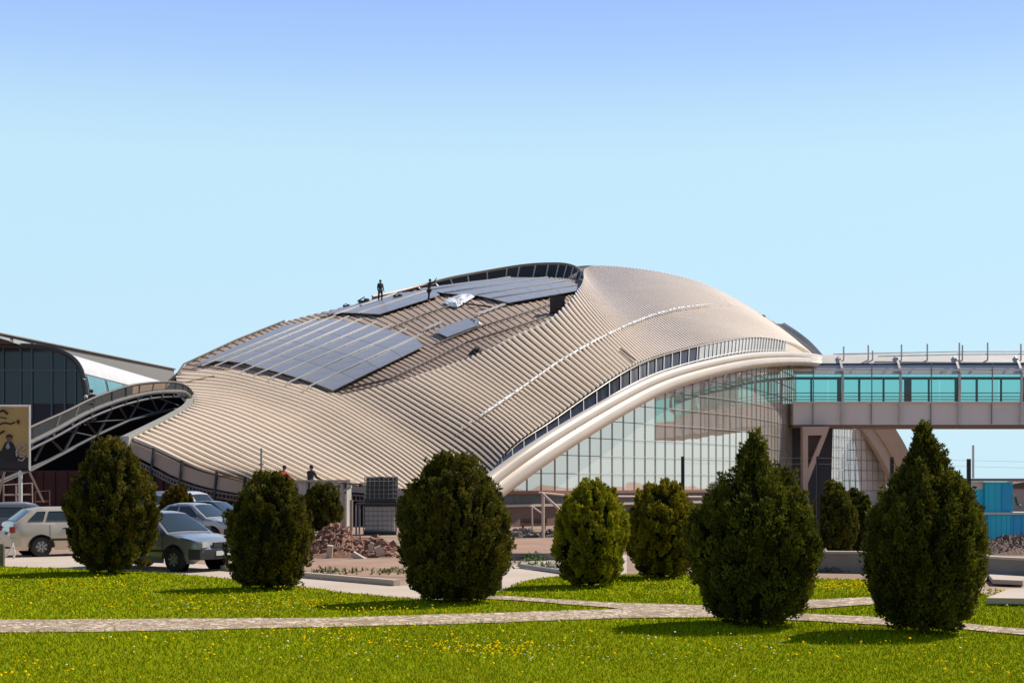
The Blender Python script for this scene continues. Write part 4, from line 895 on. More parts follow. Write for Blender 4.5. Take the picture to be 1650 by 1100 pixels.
shrub(1490, 1022, 693, 89, 'big rugged conifer with several spiky tips near the blue booth', 7, RUG, (.95, 1.0, .85), 640, spikes=((-.1, .97, .26), (-.02, 1.0, .28), (.16, .95, .24), (.3, .86, .16), (-.28, .86, .16), (-.4, .8, .1), (.52, .76, .12), (.68, .73, .12), (.9, .62, .12), (-.75, .62, .1)))
shrub(286, 862, 783, 27, 'reddish green small conifer among the parked cars', 8, EGG, (1.1, .85, .8), 150, 40, leaf=.9)
shrub(521, 858, 779, 31, 'dull green rounded conifer behind the rubble heap', 9, ROUND, (.9, .95, .85), 170, 40, leaf=.9)
shrub(1346, 892, 779, 33, 'grey green conifer behind the low concrete wall, left of the rugged conifer', 10, EGG, (.9, 1.0, 1.05), 220, 44)
shrub(1382, 890, 787, 22, 'narrow grey green conifer behind the concrete wall, half hidden by the rugged conifer', 11, EGG, (.8, .95, 1.0), 160, 44)

# ------------------------------------------------------------------ cars
M_tyre = mat('tyre rubber', (0.018, 0.018, 0.018), 0.85); M_rimw = mat('alloy wheel', (0.45, 0.43, 0.41), 0.35, 0.7)
M_cglass2 = mat('car glass', (0.03, 0.045, 0.05), 0.06, 0, (0.03, 0.045, 0.05), 1, spec=0.7)
M_ptrim = mat('black plastic trim', (0.02, 0.02, 0.02), 0.6); M_lamp = mat('clear headlamp', (0.42, 0.43, 0.43), 0.12, spec=0.8); M_tail = mat('red tail lamp', (0.35, 0.012, 0.01), 0.2, spec=0.7); M_plate = mat('white plate', (0.6, 0.58, 0.54), 0.5)
def car(label, loc, rz, paint, style='saloon', L=4.2, W=1.66, H=1.42, group=None, name='parked_car'):
    root = thing(name, label, 'car', loc, rz, group); hl = L / 2
    wx = (L * .305, -L * .30); WR = .30
    if style == 'estate':
        deck = [(-hl, .62), (-hl + .03, .80), (-hl + .10, .98), (-hl + .35, 1.0), (0, .98), (hl * .42, .93), (hl * .6, .90), (hl * .9, .80), (hl - .08, .72), (hl, .55)]
        roof = [(-hl + .14, .99), (-hl + .62, H - .06), (-hl + .95, H), (-.1, H), (.32, H - .05), (1.02, .95)]
        side = [[(-hl + .50, 1.04), (-hl + .78, H - .12), (-hl + 1.02, H - .11), (-hl + .92, 1.04)], [(-hl + 1.02, 1.04), (-hl + 1.12, H - .11), (-.12, H - .10), (-.12, 1.03)], [(-.02, 1.03), (-.02, H - .10), (.27, H - .12), (.80, 1.0)]]
    elif style == 'van':
        deck = [(-hl, .7), (-hl + .05, 1.05), (0, 1.05), (hl * .5, 1.03), (hl * .72, .95), (hl - .1, .8), (hl, .55)]
        roof = [(-hl + .04, 1.05), (-hl + .1, H - .08), (-hl + .3, H), (.3, H), (.7, H - .1), (1.35, 1.03)]
        side = [[(-hl + .3, 1.15), (-hl + .35, H - .22), (-.3, H - .2), (-.3, 1.15)], [(-.2, 1.12), (-.2, H - .2), (.55, H - .2), (1.0, 1.1)]]
    else:
        deck = [(-hl, .60), (-hl + .04, .82), (-hl + .15, .93), (-hl * .62, .96), (-hl * .45, .95), (0, .93), (hl * .38, .91), (hl * .58, .88), (hl * .85, .79), (hl - .09, .73), (hl, .52)]
        roof = [(-hl * .66, .955), (-hl * .36, H - .06), (-hl * .22, H), (.05, H), (.30, H - .04), (hl * .50, .90)]
        side = [[(-hl * .46, 1.0), (-hl * .30, H - .12), (-.28, H - .1), (-.28, .98)], [(-.18, .98), (-.18, H - .1), (.22, H - .11), (.70, .96)]]
    dx = np.array([p[0] for p in deck]); dz = np.array([p[1] for p in deck]); rx = np.array([p[0] for p in roof]); rzz = np.array([p[1] for p in roof])
    xs = sorted(set([round(v, 3) for v in list(np.linspace(-hl, hl, 40)) + [w + d for w in wx for d in np.linspace(-.37, .37, 15)]]))
    def hw(x, z):
        e = abs(x) / hl; pl_ = 1 - .05 * e ** 3 - .16 * max(0, (e - .86) / .14) ** 2
        return W / 2 * pl_ * float(np.interp(z, [.15, .35, .6, .8, 1.0], [.90, .965, 1.0, .985, .94]))
    body = MB(); rows = []
    for x in xs:
        zb = .20 + .14 * max(0, (abs(x) / hl - .9) / .1)
        for w in wx:
            if abs(x - w) < .36: zb = max(zb, .29 + math.sqrt(.36 ** 2 - (x - w) ** 2))
        zt = float(np.interp(x, dx, dz)); zb = min(zb, zt - .06)
        r = []
        for t in np.linspace(0, 1, 8): z = zb + (zt - zb) * t; r.append(Vector((x, hw(x, z) - (.03 if t == 1 else 0), z)))
        for f in (.6, .2, -.2, -.6): r.append(Vector((x, hw(x, zt) * f, zt + .035 * (1 - f * f))))
        for t in np.linspace(1, 0, 8): z = zb + (zt - zb) * t; r.append(Vector((x, -hw(x, z) + (.03 if t == 1 else 0), z)))
        rows.append(r)
    body.grid(rows); m_ = len(rows[0])
    for r in (rows[0], rows[-1]): body.add(r, [tuple(range(m_))])
    cy_ = lambda x, z: hw(x, .95) * .97 - (z - .95) / (H - .95) * .20
    cx_s = sorted(set(list(np.linspace(rx[0], rx[-1], 30)) + list(rx))); rows = []
    for x in cx_s:
        zt = float(np.interp(x, rx, rzz)); zb = float(np.interp(x, dx, dz)) - .03; zt = max(zt, zb + .012); r = []
        for t in (0, .35, .7, .92, 1): z = zb + (zt - zb) * t; r.append(Vector((x, cy_(x, z) - (.035 if t == 1 else 0), z)))
        for f in (.6, 0, -.6): r.append(Vector((x, cy_(x, zt) * f, zt + .03 * (1 - f * f))))
        for t in (1, .92, .7, .35, 0): z = zb + (zt - zb) * t; r.append(Vector((x, -cy_(x, z) + (.035 if t == 1 else 0), z)))
        rows.append(r)
    body.grid(rows); body.build('body', paint, root, smooth=True)
    for sg in (1, -1):
        for poly in side:
            MB().add([Vector((x, sg * (cy_(x, z) + .008), z)) for x, z in poly], [(0, 1, 2, 3)]).build('side_window', M_cglass2, root)
            pp = poly + [poly[0]]; MB().tube([Vector((x, sg * (cy_(x, z) + .009), z)) for x, z in pp], .012, 4).build('window_trim', M_ptrim, root)
    def screen(i0, i1, nm, a=.08, b=.93):
        rows = []; q0 = Vector((roof[i0][0], 0, roof[i0][1])); q1 = Vector((roof[i1][0], 0, roof[i1][1])); nrm = Vector((-(q1.z - q0.z), 0, q1.x - q0.x)).normalized(); nrm = nrm if nrm.z > 0 else -nrm
        for t in np.linspace(a, b, 5):
            p = q0.lerp(q1, t) ; y = cy_(p.x, p.z) - .085; rows.append([Vector((p.x, y * f, p.z + .03 * (1 - (f * .92) ** 2))) + nrm * .014 for f in np.linspace(-1, 1, 7)])
        MB().grid(rows).build(nm, M_cglass2, root, smooth='all')
    screen(len(roof) - 1, len(roof) - 2, 'windscreen'); screen(0, 1, 'rear_window')
    for w in wx:
        for sg in (1, -1):
            yc = sg * (W / 2 - .10); ty = MB().lathe([(.17, -.09), (.27, -.095), (WR, -.06), (WR, .06), (.27, .095), (.17, .09)], (w, yc, WR), 24, 'Y').build('wheel', M_tyre, root, smooth=True)
            rm = MB().lathe([(.001, .05), (.05, .075), (.06, .06), (.19, .05), (.2, .07), (.205, .09)], (0, 0, 0), 20, 'Y')
            rm.v = [(v[0] + w, v[1] * sg + yc, v[2] + WR) for v in rm.v]; rm.build('rim', mat('steel rim dark', (.2, .195, .19), .5, .5), ty, smooth=True)
            for k in range(7):
                a = k * .8976 + .4; MB().box((w + .115 * math.cos(a), yc + sg * .075, WR + .115 * math.sin(a)), (.16, .02, .034), M=Matrix.Rotation(-a, 3, 'Y')).build('spoke', M_rimw, ty)
            arch = [Vector((w + .365 * math.cos(a), sg * (hw(w, .5) + .004), .29 + .365 * math.sin(a))) for a in np.linspace(.0, math.pi, 14)]
            MB().tube(arch, .016, 4).build('arch_trim', M_ptrim, root)
            MB().lathe([(.001, 0), (.35, 0)], (w, sg * (W / 2 - .24), .30), 20, 'Y').build('wheel_well', M_black, root)
    for sx, nm in ((1, 'front_bumper'), (-1, 'rear_bumper')):
        pts = [Vector((sx * (hl - .30), y0 * hw(hl - .3, .45) * 1.015, .44)) for y0 in (-1,)] + [Vector((sx * (hl - .04 + .05 * (1 - f * f)), f * hw(hl - .02, .45) * 1.06, .44)) for f in np.linspace(-1, 1, 9)] + [Vector((sx * (hl - .30), hw(hl - .3, .45) * 1.015, .44))]
        MB().prof(pts, [(-.03, -.13), (.03, -.13), (.04, .0), (.03, .11), (-.03, .11)]).build(nm, M_ptrim if paint.name in ('dark blue grey car paint', 'silver car paint') else paint, root, smooth=True)
    MB().box((hl + .05, 0, .45), (.02, .5, .11)).build('number_plate', M_plate, root); MB().box((-hl - .035, 0, .70 if style == 'estate' else .62), (.02, .5, .11)).build('number_plate', M_plate, root)
    for sg in (1, -1):
        MB().box((hl - .055, sg * W * .335, .655), (.12, .30, .115), rz=-sg * .2).build('headlight', M_lamp, root)
        MB().box((-hl + .06, sg * W * .405, .80 if style != 'van' else .9), (.14, .22, .17), rz=sg * .25).build('tail_light', M_tail, root)
        MB().box((.35, sg * (hw(.35, .8) + .012), .80), (.15, .025, .03)).build('door_handle', M_ptrim, root); MB().box((-.62, sg * (hw(-.62, .8) + .012), .82), (.15, .025, .03)).build('door_handle', M_ptrim, root)
        MB().box((0.0, sg * (hw(0, .52) + .006), .50), (L * .5, .025, .06)).build('side_moulding', M_ptrim, root)
        for x0 in (.92, -.15, -1.05): MB().tube([Vector((x0, sg * (hw(x0, z) + .001), z)) for z in (.28, .45, .62, .8, .93)], .006, 4).build('door_gap', M_ptrim, root)
        MB().box((.72, sg * (W / 2 + .06), 1.0), (.10, .17, .11)).build('wing_mirror', M_ptrim, root)
    MB().box((hl + .0, 0, .655), (.05, W * .36, .11)).build('grille', M_ptrim, root)
    return root
def paintm(n, c, c2=None): return mat(n, c, 0.28, 0.35, c2 or tuple(v * .92 for v in c), 2.0, .5, coat=0.6)
M_beige = paintm('beige car paint', (0.56, 0.48, 0.37)); M_dk = paintm('dark blue grey car paint', (0.27, 0.275, 0.28)); M_sil = paintm('silver car paint', (0.42, 0.43, 0.44)); M_grey = paintm('grey car paint', (0.12, 0.125, 0.13)); M_wht = paintm('white car paint', (0.75, 0.74, 0.72)); M_blk = paintm('black car paint', (0.02, 0.02, 0.024))
def at(px_, y_): return G(px_, y_)
CG = 'cars parked along the service road'
def put_car(label, wheel_px, wheel_py, which, deg, paint, style, **kw):
    """place the car so that its near-side wheel stands at the given ground point"""
    L = kw.get('L', 4.2); W = kw.get('W', 1.66); a = math.radians(deg); x = L * (.305 if which == 'f' else -.30); y = -(W / 2 - .10)
    g = G(wheel_px, wheel_py); return car(label, (g.x - (x * math.cos(a) - y * math.sin(a)), g.y - (x * math.sin(a) + y * math.cos(a)), 0), a, paint, style, group=CG, **kw)
put_car('beige estate car seen from the rear with a red tail lamp, at far left', 66, 897, 'r', 33, M_beige, 'estate', L=4.3)
put_car('dark saloon with a pale bonnet half hidden by the dark egg-shaped conifer', 283, 921, 'f', -32, M_dk, 'saloon', L=4.15)
put_car('silver saloon facing right behind the dark saloon', 343, 877, 'f', -24, M_sil, 'saloon', L=4.2)
put_car('grey estate car with a black roof line behind the beige estate', 40, 876, 'r', 205, M_grey, 'estate', L=4.4)
put_car('dark blue car with its windscreen showing behind the silver saloon', 372, 866, 'f', -20, M_blk, 'saloon', L=4.2)
put_car('white van behind the small reddish conifer', 316, 853, 'f', -30, M_wht, 'van', L=3.9, H=1.75)
put_car('silver car at the left frame edge behind the grey estate', -8, 868, 'f', 160, M_sil, 'saloon', L=4.2)

# ------------------------------------------------------------------ site clutter
def ibc(px_, base_y, Y, mc, label, z0=0.0, w=1.2, h=1.1):
    x = (px_ - CX) / F * Y; root = thing('liquid_tank', label, 'tank', (x, Y, z0), .12)
    tk = MB(); rows = []
    for z in np.linspace(.16, h, 9):
        k = 1 - .02 * (1 if int(z * 9) % 2 else 0); a = w / 2 - .05; r = .10; ring_ = []
        for (sx, sy, a0) in ((1, 1, 0), (-1, 1, 90), (-1, -1, 180), (1, -1, 270)):
            for q_ in (0, 45, 90): an = math.radians(a0 + q_); ring_.append(Vector(((sx * (a - r) + r * math.cos(an)) * k, (sy * (a * .85 - r) + r * math.sin(an)) * k, z)))
        rows.append(ring_ + [ring_[0]])
    tk.grid(rows); tk.add(rows[-1][:-1], [tuple(range(12))]); tk.build('bottle', mc, root, smooth=True)
    MB().lathe([(.001, h + .05), (.11, h + .05), (.11, h - .02)], seg=12).build('cap', M_dark, root)
    pl_ = MB()
    for y in (-.45, 0, .45): pl_.box((0, y, .05), (w, .1, .1))
    pl_.box((0, 0, .125), (w, w * .85, .05)); pl_.build('pallet', M_dark, root)
    a = w / 2; b = w * .425 + .02
    cage = MB()
    for z in np.linspace(.2, h + .03, 6): cage.tube([(-a, -b, z), (a, -b, z), (a, b, z), (-a, b, z), (-a, -b, z)], .014, 4)
    for x_ in np.linspace(-a, a, 8):
        for y_ in (-b, b): cage.tube([(x_, y_, .15), (x_, y_, h + .03)], .014, 4)
    for y_ in np.linspace(-b, b, 6)[1:-1]:
        for x_ in (-a, a): cage.tube([(x_, y_, .15), (x_, y_, h + .03)], .014, 4)
    cage.build('cage', M_steel, root); return root
IY = 59.5
ibc(612, 862, IY, mat('grey white tank plastic', (0.42, 0.40, 0.37), 0.4, 0, (0.34, 0.32, 0.3), 1), 'caged white liquid tank standing on the ground below the platform', 0, 1.36, 1.16)
st = thing('tank_stand', 'dark steel stand carrying the black tank over the white tank', 'stand', ((612 - CX) / F * IY, IY, 0))
MB().box((.05, 0, 1.29), (2.0, 1.4, .08)).build('platform', M_dark, st)
for sx in (-.92, 1.0):
    for sy in (-.62, .62): MB().box((sx, sy, .63), (.07, .07, 1.25)).build('leg', M_steel, st)
ibc(614, 808, IY, mat('black tank plastic', (0.022, 0.024, 0.028), 0.4), 'black caged liquid tank on top of the steel stand', 1.33, 1.34, 1.05)

ct = thing('site_container', 'white corrugated container with a pale flat roof behind the dark oval conifer', 'container', ((510 - CX) / F * 68, 68, 0))
cm = MB(); rows = []
for k in range(33):
    x = -1.55 + 3.1 * k / 32; d = .04 if k % 2 else 0; rows.append([Vector((x, -1.1 + d, z)) for z in (.1, 2.2)])
cm.grid(rows); cm.box((0, 0, 1.15), (3.1, 2.1, 2.1)); cm.build('shell', mat('off white container paint', (0.50, 0.48, 0.45), 0.6, 0, (0.40, 0.38, 0.35), 1), ct)
MB().box((0, 0, 2.26), (3.5, 2.5, .1)).build('roof_slab', M_lconc, ct)
for sx in (-1.52, -.2, 1.52): MB().box((sx, -1.12, 1.15), (.1, .08, 2.1)).build('corner_post', M_dark, ct)
cz = 2.31; cx0 = (510 - CX) / F * 68
wp = thing('work_platform', 'low plank platform on trestles behind the white container', 'platform', ((478 - CX) / F * 69.8, 69.8, 0))
MB().box((0, 0, 1.27), (3.2, .8, .06)).build('planks', M_conc, wp)
for sx in (-1.4, 1.4): MB().box((sx, 0, .62), (.08, .7, 1.24)).build('leg', M_steel, wp)
person(((453 - CX) / F * 69.7, 69.7, 1.3), 1.2, 'worker in an orange red vest beside the white container', mat('orange red vest', (0.42, 0.055, 0.02), 0.8), M_ctr, lean=.25, arms=((20, 30), (40, 20)))
person(((500 - CX) / F * 69.7, 69.7, 1.3), 2.5, 'worker in black standing behind the white container roof', M_ctop, M_ctr, lean=.1, arms=((30, 40), (20, 50)))
o = MB().tube([(0, 0, 0), (0, 0, 3.9)], .05, 6).tube([(-.12, 0, 3.1), (.12, 0, 3.1)], .03, 5).build('thin_mast', M_steel); o.location = G(421, 848); tag(o, 'thin steel mast rising in front of the ribbed roof above the dark oval conifer', 'mast')
cb2 = MB().tube([P(548, 778, 66), P(570, 779.5, 65), P(592, 778, 63)], .025, 4).build('cable', M_dark); tag(cb2, 'dark cable strung from the white container to the black tank', 'cable')
o = MB()
for x0 in (537, 546): o.box((P(x0, 800, 66).x, 66, 1.05), (.09, .09, 2.1))
o.box((P(541.5, 800, 66).x, 66, 2.0), (.45, .08, .08)); o = o.build('timber_frame', mat('brown timber', (0.16, 0.10, 0.06), 0.8)); tag(o, 'small brown timber frame right of the white container', 'frame')
o = MB()
for x0, h_ in ((555, 1.7), (566, 1.4)): o.box((P(x0, 820, 64).x, 64, h_ / 2), (.14, .1, h_))
o.prism([Vector((P(548, 0, 64).x, 63.9, 1.66)), Vector((P(566, 0, 64).x, 63.9, 1.95)), Vector((P(566, 0, 64).x, 63.9, 2.05)), Vector((P(548, 0, 64).x, 63.9, 1.76))], (0, .4, 0)); o = o.build('trestle', M_lconc); tag(o, 'pale makeshift trestle with a sloping plank left of the tanks', 'trestle')

# rubble heap
rg = np.random.default_rng(5)
def heap(name, px0, px1, Y, h, depth, m, label, seed, cat='rubble', ck=.72):
    rr = np.random.default_rng(seed); x0, x1 = (px0 - CX) / F * Y, (px1 - CX) / F * Y; nx, ny = 70, 26; fr = rr.uniform(0, 6.28, 12); rows = []
    for i in range(nx):
        r = []
        for j in range(ny):
            u, v = i / (nx - 1), j / (ny - 1); e = (math.sin(math.pi * u) ** .5) * (math.sin(math.pi * v) ** .8)
            z = h * e * (.62 + .25 * math.sin(u * 5 + fr[0]) + .15 * math.sin(u * 13 + fr[1] + v * 5) + .1 * math.sin(v * 11 + fr[2])) + rr.normal(0, .045) * e
            r.append(Vector((x0 + (x1 - x0) * u, Y - depth / 2 + depth * v, max(z, 0) - .03)))
        rows.append(r)
    ch = MB().grid(rows)
    for k in range(1300):
        i, j = rr.integers(3, nx - 3), rr.integers(2, ny // 2 + 3); c = rows[i][j]; s_ = min(.016 + .028 * rr.exponential(), .095) * ck * (1.6 if rr.uniform() > .9 else 1)
        R_ = Matrix.Rotation(rr.uniform(0, 6), 3, 'X') @ Matrix.Rotation(rr.uniform(0, 6), 3, 'Z'); ch.box(c + Vector((0, 0, s_ * .3)), (s_ * 2, s_ * 1.4, s_ * 1.1), M=R_)
    o = ch.build(name, m); return tag(o, label, cat, None, 'stuff'), rows
M_rub = mat('reddish rubble', (0.36, 0.19, 0.125), 0.95, 0, (0.12, 0.058, 0.04), 1.6, 0.7, bump=.8, bscale=6)
_, hr = heap('rubble_heap', 488, 650, 42.5, 1.05, 4.0, M_rub, 'heap of reddish brown earth and broken rubble in front of the tanks', 3)
def slab(px_, py_, Y, dims, rot, label):
    o = MB().box((0, 0, 0), dims).build('concrete_slab', M_lconc); o.location = P(px_, py_, Y); o.rotation_euler = rot; return tag(o, label, 'slab')
slab(580, 899, 40.3, (.5, .12, .16), (.3, .55, .2), 'pale broken slab leaning at the foot of the rubble heap')
slab(612, 889, 40.8, (.2, .1, .35), (.2, -.45, .1), 'small pale slab standing upright in the right slope of the rubble heap')
slab(598, 882, 41, (.12, .1, .3), (.1, .2, .3), 'narrow pale slab poking up from the middle of the rubble heap')
slab(531, 893, 40.5, (.16, .12, .55), (.25, .12, 0), 'grey broken post sticking up at the left of the rubble heap')
heap('gravel_strip', 800, 905, 57, .42, 2.2, mat('dark gravel', (0.26, 0.21, 0.18), 0.95, 0, (0.07, 0.055, 0.045), 2.5, 0.8, bump=.6), 'row of dark broken stones before the brown plinth wall', 8)
heap('gravel_strip', 985, 1130, 50, .35, 2.0, mat('dark gravel', (0.2, 0.2, 0.2)), 'broken stones behind the two small rounded conifers', 9)
heap('gravel_strip', 1310, 1420, 34.1, .16, .7, mat('dark gravel', (0.2, 0.2, 0.2)), 'dark stones heaped along the foot of the low concrete wall', 10)
heap('soil_mound', 1570, 1760, 44, .75, 4.0, mat('brown mound soil', (0.22, 0.14, 0.10), .95, 0, (0.10, 0.065, 0.05), 1.2, .7, bump=.6), 'brown soil mound between the concrete wall and the blue booth', 12, 'mound', .35)
def kerb(name, p0, p1, w, h, m, label, cat='kerb'):
    a, b = G(*p0), G(*p1); d = (b - a); L_ = d.length; n = max(1, int(L_ / 1.0)); o = MB(); an = math.atan2(d.y, d.x)
    for k in range(n): c = a.lerp(b, (k + .5) / n); o.box((c.x, c.y, h / 2), (L_ / n * .985, w, h), rz=an)
    return tag(o.build(name, m), label, cat)
kerb('kerb', (470, 929), (640, 944), .16, .13, M_lconc, 'pale concrete kerb in front of the rubble heap')
kerb('kerb', (795, 902), (910, 902), .3, .2, M_conc, 'dark ledge of concrete left of the small yellowish conifer')
kerb('kerb', (360, 919), (380, 921), .16, .13, M_lconc, 'short pale kerb beside the dark saloon')
o = MB().prof([G(838, 911, .06), G(905, 921, .05), G(940, 926, .05)], [(-.06, -.03), (.06, -.03), (.06, .05), (-.06, .05)]).build('steel_rail', M_steel); tag(o, 'long grey steel section lying on the ground behind the small yellowish conifer', 'rail')
o = MB().lathe([(.001, .16), (.12, .14), (.2, .07), (.21, 0)], seg=9).build('boulder', M_lconc); o.location = G(894, 914); o.scale = (1, .8, .9); tag(o, 'pale boulder lying left of the small yellowish conifer', 'boulder')
heap('weed_mound', 836, 880, 39.5, .2, 1.2, mat('dusty weed', (0.1, 0.1, 0.1)), 'low weedy mound beside the long steel section', 14, 'mound', .3)

# timber goal-like frame by the plinth
gf = thing('scaffold_frame', 'brown timber post with a diagonal brace and long rail by the plinth wall', 'scaffold', G(875, 866))
def gb(pts, r, nm, m=None):
    b0 = Vector(gf.location); return MB().tube([Vector(p) - b0 for p in pts], r, 6).build(nm, m or M_pink, gf)
YG = G(875, 866).y
gb([P(875, 868, YG), P(875, 793, YG)], .06, 'post'); gb([P(872, 793, YG), P(912, 830, YG - 1)], .05, 'brace'); gb([P(868, 793, YG), P(925, 799, YG + 1), P(1130, 800, YG + 6)], .05, 'rail')
gb([P(858, 862, YG + 2), P(857, 815, YG + 2), P(872, 826, YG + 1)], .035, 'bent_bar')
o = MB().box((0, 0, .24), (1.25, .5, .08)).box((-.5, 0, .1), (.1, .4, .2)).box((.5, 0, .1), (.1, .4, .2)).box((0, .22, .4), (1.25, .06, .28)).build('crate', mat('brown timber', (0.2, 0.1, 0.1))); o.location = G(860, 853); tag(o, 'low brown timber bench against the pinkish ground left of the post', 'bench')

# low concrete wall, fence, paving slabs, booth on the right
def wall_seg(name, pts, h, w, m, label, cat):
    o = MB()
    for (p0, p1) in zip(pts[:-1], pts[1:]):
        a, b = G(*p0), G(*p1); d = b - a; an = math.atan2(d.y, d.x); n = max(1, int(d.length / 2.4))
        for k in range(n): c = a.lerp(b, (k + .5) / n); o.box((c.x, c.y + .02 * (k % 2), h / 2), (d.length / n - .015, w, h), rz=an)
    return tag(o.build(name, m), label, cat)
wall_seg('concrete_wall', [(1290, 921), (1420, 923), (1570, 931), (1780, 944)], .46, .22, M_conc, 'low grey concrete wall crossing behind the two biggest conifers', 'wall')
cc = MB()
for (p0, p1) in zip([(1290, 921), (1420, 923), (1570, 931)], [(1420, 923), (1570, 931), (1780, 944)]):
    a, b = G(*p0), G(*p1); d = b - a; c = (a + b) / 2; cc.box((c.x, c.y, .485), (d.length, .28, .05), rz=math.atan2(d.y, d.x))
wl = [o for o in bpy.data.objects if o.name == 'concrete_wall'][0]; cc.build('coping', M_lconc, wl)
fe = thing('wire_fence', 'fence of black steel posts and thin wires behind the low concrete wall', 'fence', G(1318, 890))
FB = Vector(fe.location); fps = [(1100, 735, 40), (1209, 735, 38.8), (1318, 735, 37.5), (1437, 736, 36.6), (1561, 739, 35.6), (1690, 742, 34.8)]; tops = []
for x, y, Y in fps:
    tp = P(x, y, Y); tops.append(tp); MB().box((tp.x - FB.x, tp.y - FB.y, tp.z / 2), (.085, .085, tp.z)).build('post', M_black if False else mat('black post paint', (0.012, 0.012, 0.013), .6), fe)
for f in (.985, .93): MB().tube([Vector((p.x, p.y - .05, p.z * f)) - FB for p in tops], .0028, 4).build('wire', mat('thin wire', (.45, .38, .32), .6), fe)
kp = MB().prism([G(1590, 928, .05), G(1597, 925, .05), G(1655, 930, .05), G(1648, 942, .05), G(1600, 940, .05)], (0, 0, .09)).build('paving_slab', M_lconc); tag(kp, 'pale paving slab lying at the foot of the concrete wall at right', 'slab')
kp = MB().prism([G(1560, 930, .05), G(1594, 928, .05), G(1585, 938, .05), G(1556, 938, .05)], (0, 0, .08)).build('paving_slab', M_lconc); tag(kp, 'short paving slab between the rugged conifer and the longer slab', 'slab')
kp = MB().prism([G(1590, 972, .06), G(1625, 957, .06), G(1700, 957, .06), G(1720, 974, .06)], (0, 0, .10)).build('paving_slab', M_lconc); tag(kp, 'large pale concrete slab on the grass at the right frame edge', 'slab')
BY = 48.0
bt = thing('blue_booth', 'turquoise blue sheet metal booth with flat roof on a wider blue base', 'booth', ((1610 - CX) / F * BY, BY, 0))
M_blue = mat('turquoise blue paint', (0.025, 0.60, 0.80), 0.5, 0, (0.02, 0.48, 0.66), 0.9, 0.7); M_blue2 = mat('deeper blue paint', (0.018, 0.42, 0.76), 0.5, 0, (0.015, 0.34, 0.62), .8, .7)
def bz(y): return HC + (HY - y) / F * BY
def bxx(x): return (x - 1610) / F * BY
def pan(x0, x1, y0, y1, d, nm, m, yo=0, ribs=0):
    b = MB(); w = bxx(x1) - bxx(x0); b.box(((bxx(x0) + bxx(x1)) / 2, yo + d / 2, (bz(y0) + bz(y1)) / 2), (w, d, bz(y0) - bz(y1)))
    for k in range(ribs): b.box((bxx(x0) + w * (k + .5) / ribs, yo - .012, (bz(y0) + bz(y1)) / 2), (.03, .025, (bz(y0) - bz(y1)) * .94))
    return b.build(nm, m, bt)
pan(1588, 1632, 776, 826, 1.0, 'upper_cabin', M_blue, 0, 4); pan(1560, 1587.5, 789, 823, .9, 'side_cabin', M_blue, .15, 3); pan(1560, 1587.5, 775.5, 788.5, .8, 'white_fascia', M_white, .2)
pan(1614, 1630, 781, 822, .03, 'door', M_blue2, -.05); pan(1556, 1668, 770.5, 775, 1.3, 'flat_roof', M_conc, -.12)
pan(1592, 1626.5, 829, 880, 1.3, 'lower_cabinet', M_blue, -.05, 4); pan(1627, 1690, 829, 878, 1.3, 'lower_cabinet', M_blue2, -.04, 5)
pan(1560, 1592, 829, 880, 1.1, 'lower_cabinet', M_blue, .05, 3)
pan(1570, 1690, 825, 828.6, 1.5, 'ledge', M_lsteel, -.15); pan(1600, 1690, 878.5, 884, 1.5, 'base_plinth', M_white, -.12)
MB().tube([(bxx(1634), -.1, bz(800)), (bxx(1637), -.1, bz(812)), (bxx(1643), -.1, bz(815))], .05, 5).build('green_pipe', mat('green pipe', (.02, .16, .12), .5), bt)
o = MB().box((0, 0, .55), (.06, .06, 1.1)).build('aerial', M_rail); o.location = P(1568, 770, 47.5) ; tag(o, 'thin pale aerial on the blue booth roof', 'aerial')
sh = thing('low_shed', 'low pinkish shed far behind the blue booth at the right edge', 'shed', ((1660 - CX) / F * 110, 110, 0))
MB().box((0, 0, .9), (5, 4, 1.8)).build('wall', M_pink, sh); MB().prism([Vector((-2.8, -2.2, 1.8)), Vector((2.8, -2.2, 1.8)), Vector((2.8, -2.2, 2.0)), Vector((0, -2.2, 2.5)), Vector((-2.8, -2.2, 2.0))], (0, 4.4, 0)).build('roof', mat('brown shed roof', (.2, .12, .1), .8), sh)

# ------------------------------------------------------------------ billboard and small things at left
BBY = 58.0
bo = thing('billboard', 'tan poster billboard with a dark seated figure, on a pale post at far left', 'billboard', (P(33, 800, BBY).x, BBY, 0))
BO = Vector(bo.location)
def fl(pts, th, nm, m, par, yo=0): return MB().prism([P(x, y, BBY) + Vector((0, yo, 0)) - BO for x, y in pts], (0, th, 0)).build(nm, m, par)
po = fl([(-62, 656), (46, 656), (46, 756), (-62, 756)], .08, 'poster', mat('tan poster print', (0.55, 0.37, 0.12), 0.6, 0, (0.38, 0.25, 0.08), 0.8, 0.7), bo)
fl([(-62, 728), (-5, 724), (20, 731), (46, 737), (46, 756), (-62, 756)], .01, 'poster_ground', mat('dark poster print', (0.025, 0.018, 0.016), .6), po, -.014)
fl([(0, 737), (4, 722), (9, 712), (14, 711), (20, 712), (24, 719), (28, 732), (26, 742), (10, 744)], .01, 'printed_figure', mat('black poster ink', (0.012, 0.011, 0.012), .6), po, -.028)
fl([(11, 708), (12, 703), (16, 701), (19, 704), (19, 710), (16, 713), (13, 712)], .01, 'printed_face', mat('printed skin', (0.17, 0.10, 0.07), .6), po, -.042)
fl([(10, 706), (11, 701), (16, 699), (20.5, 702), (20.5, 706.5), (17.5, 703.5), (13, 704)], .01, 'printed_hair', mat('black poster ink', (0, 0, 0)), po, -.056)
fl([(12, 714), (15, 713.5), (17, 721), (13, 724), (10, 720)], .01, 'printed_shirt', mat('printed grey', (0.34, 0.32, 0.30), .6), po, -.056)
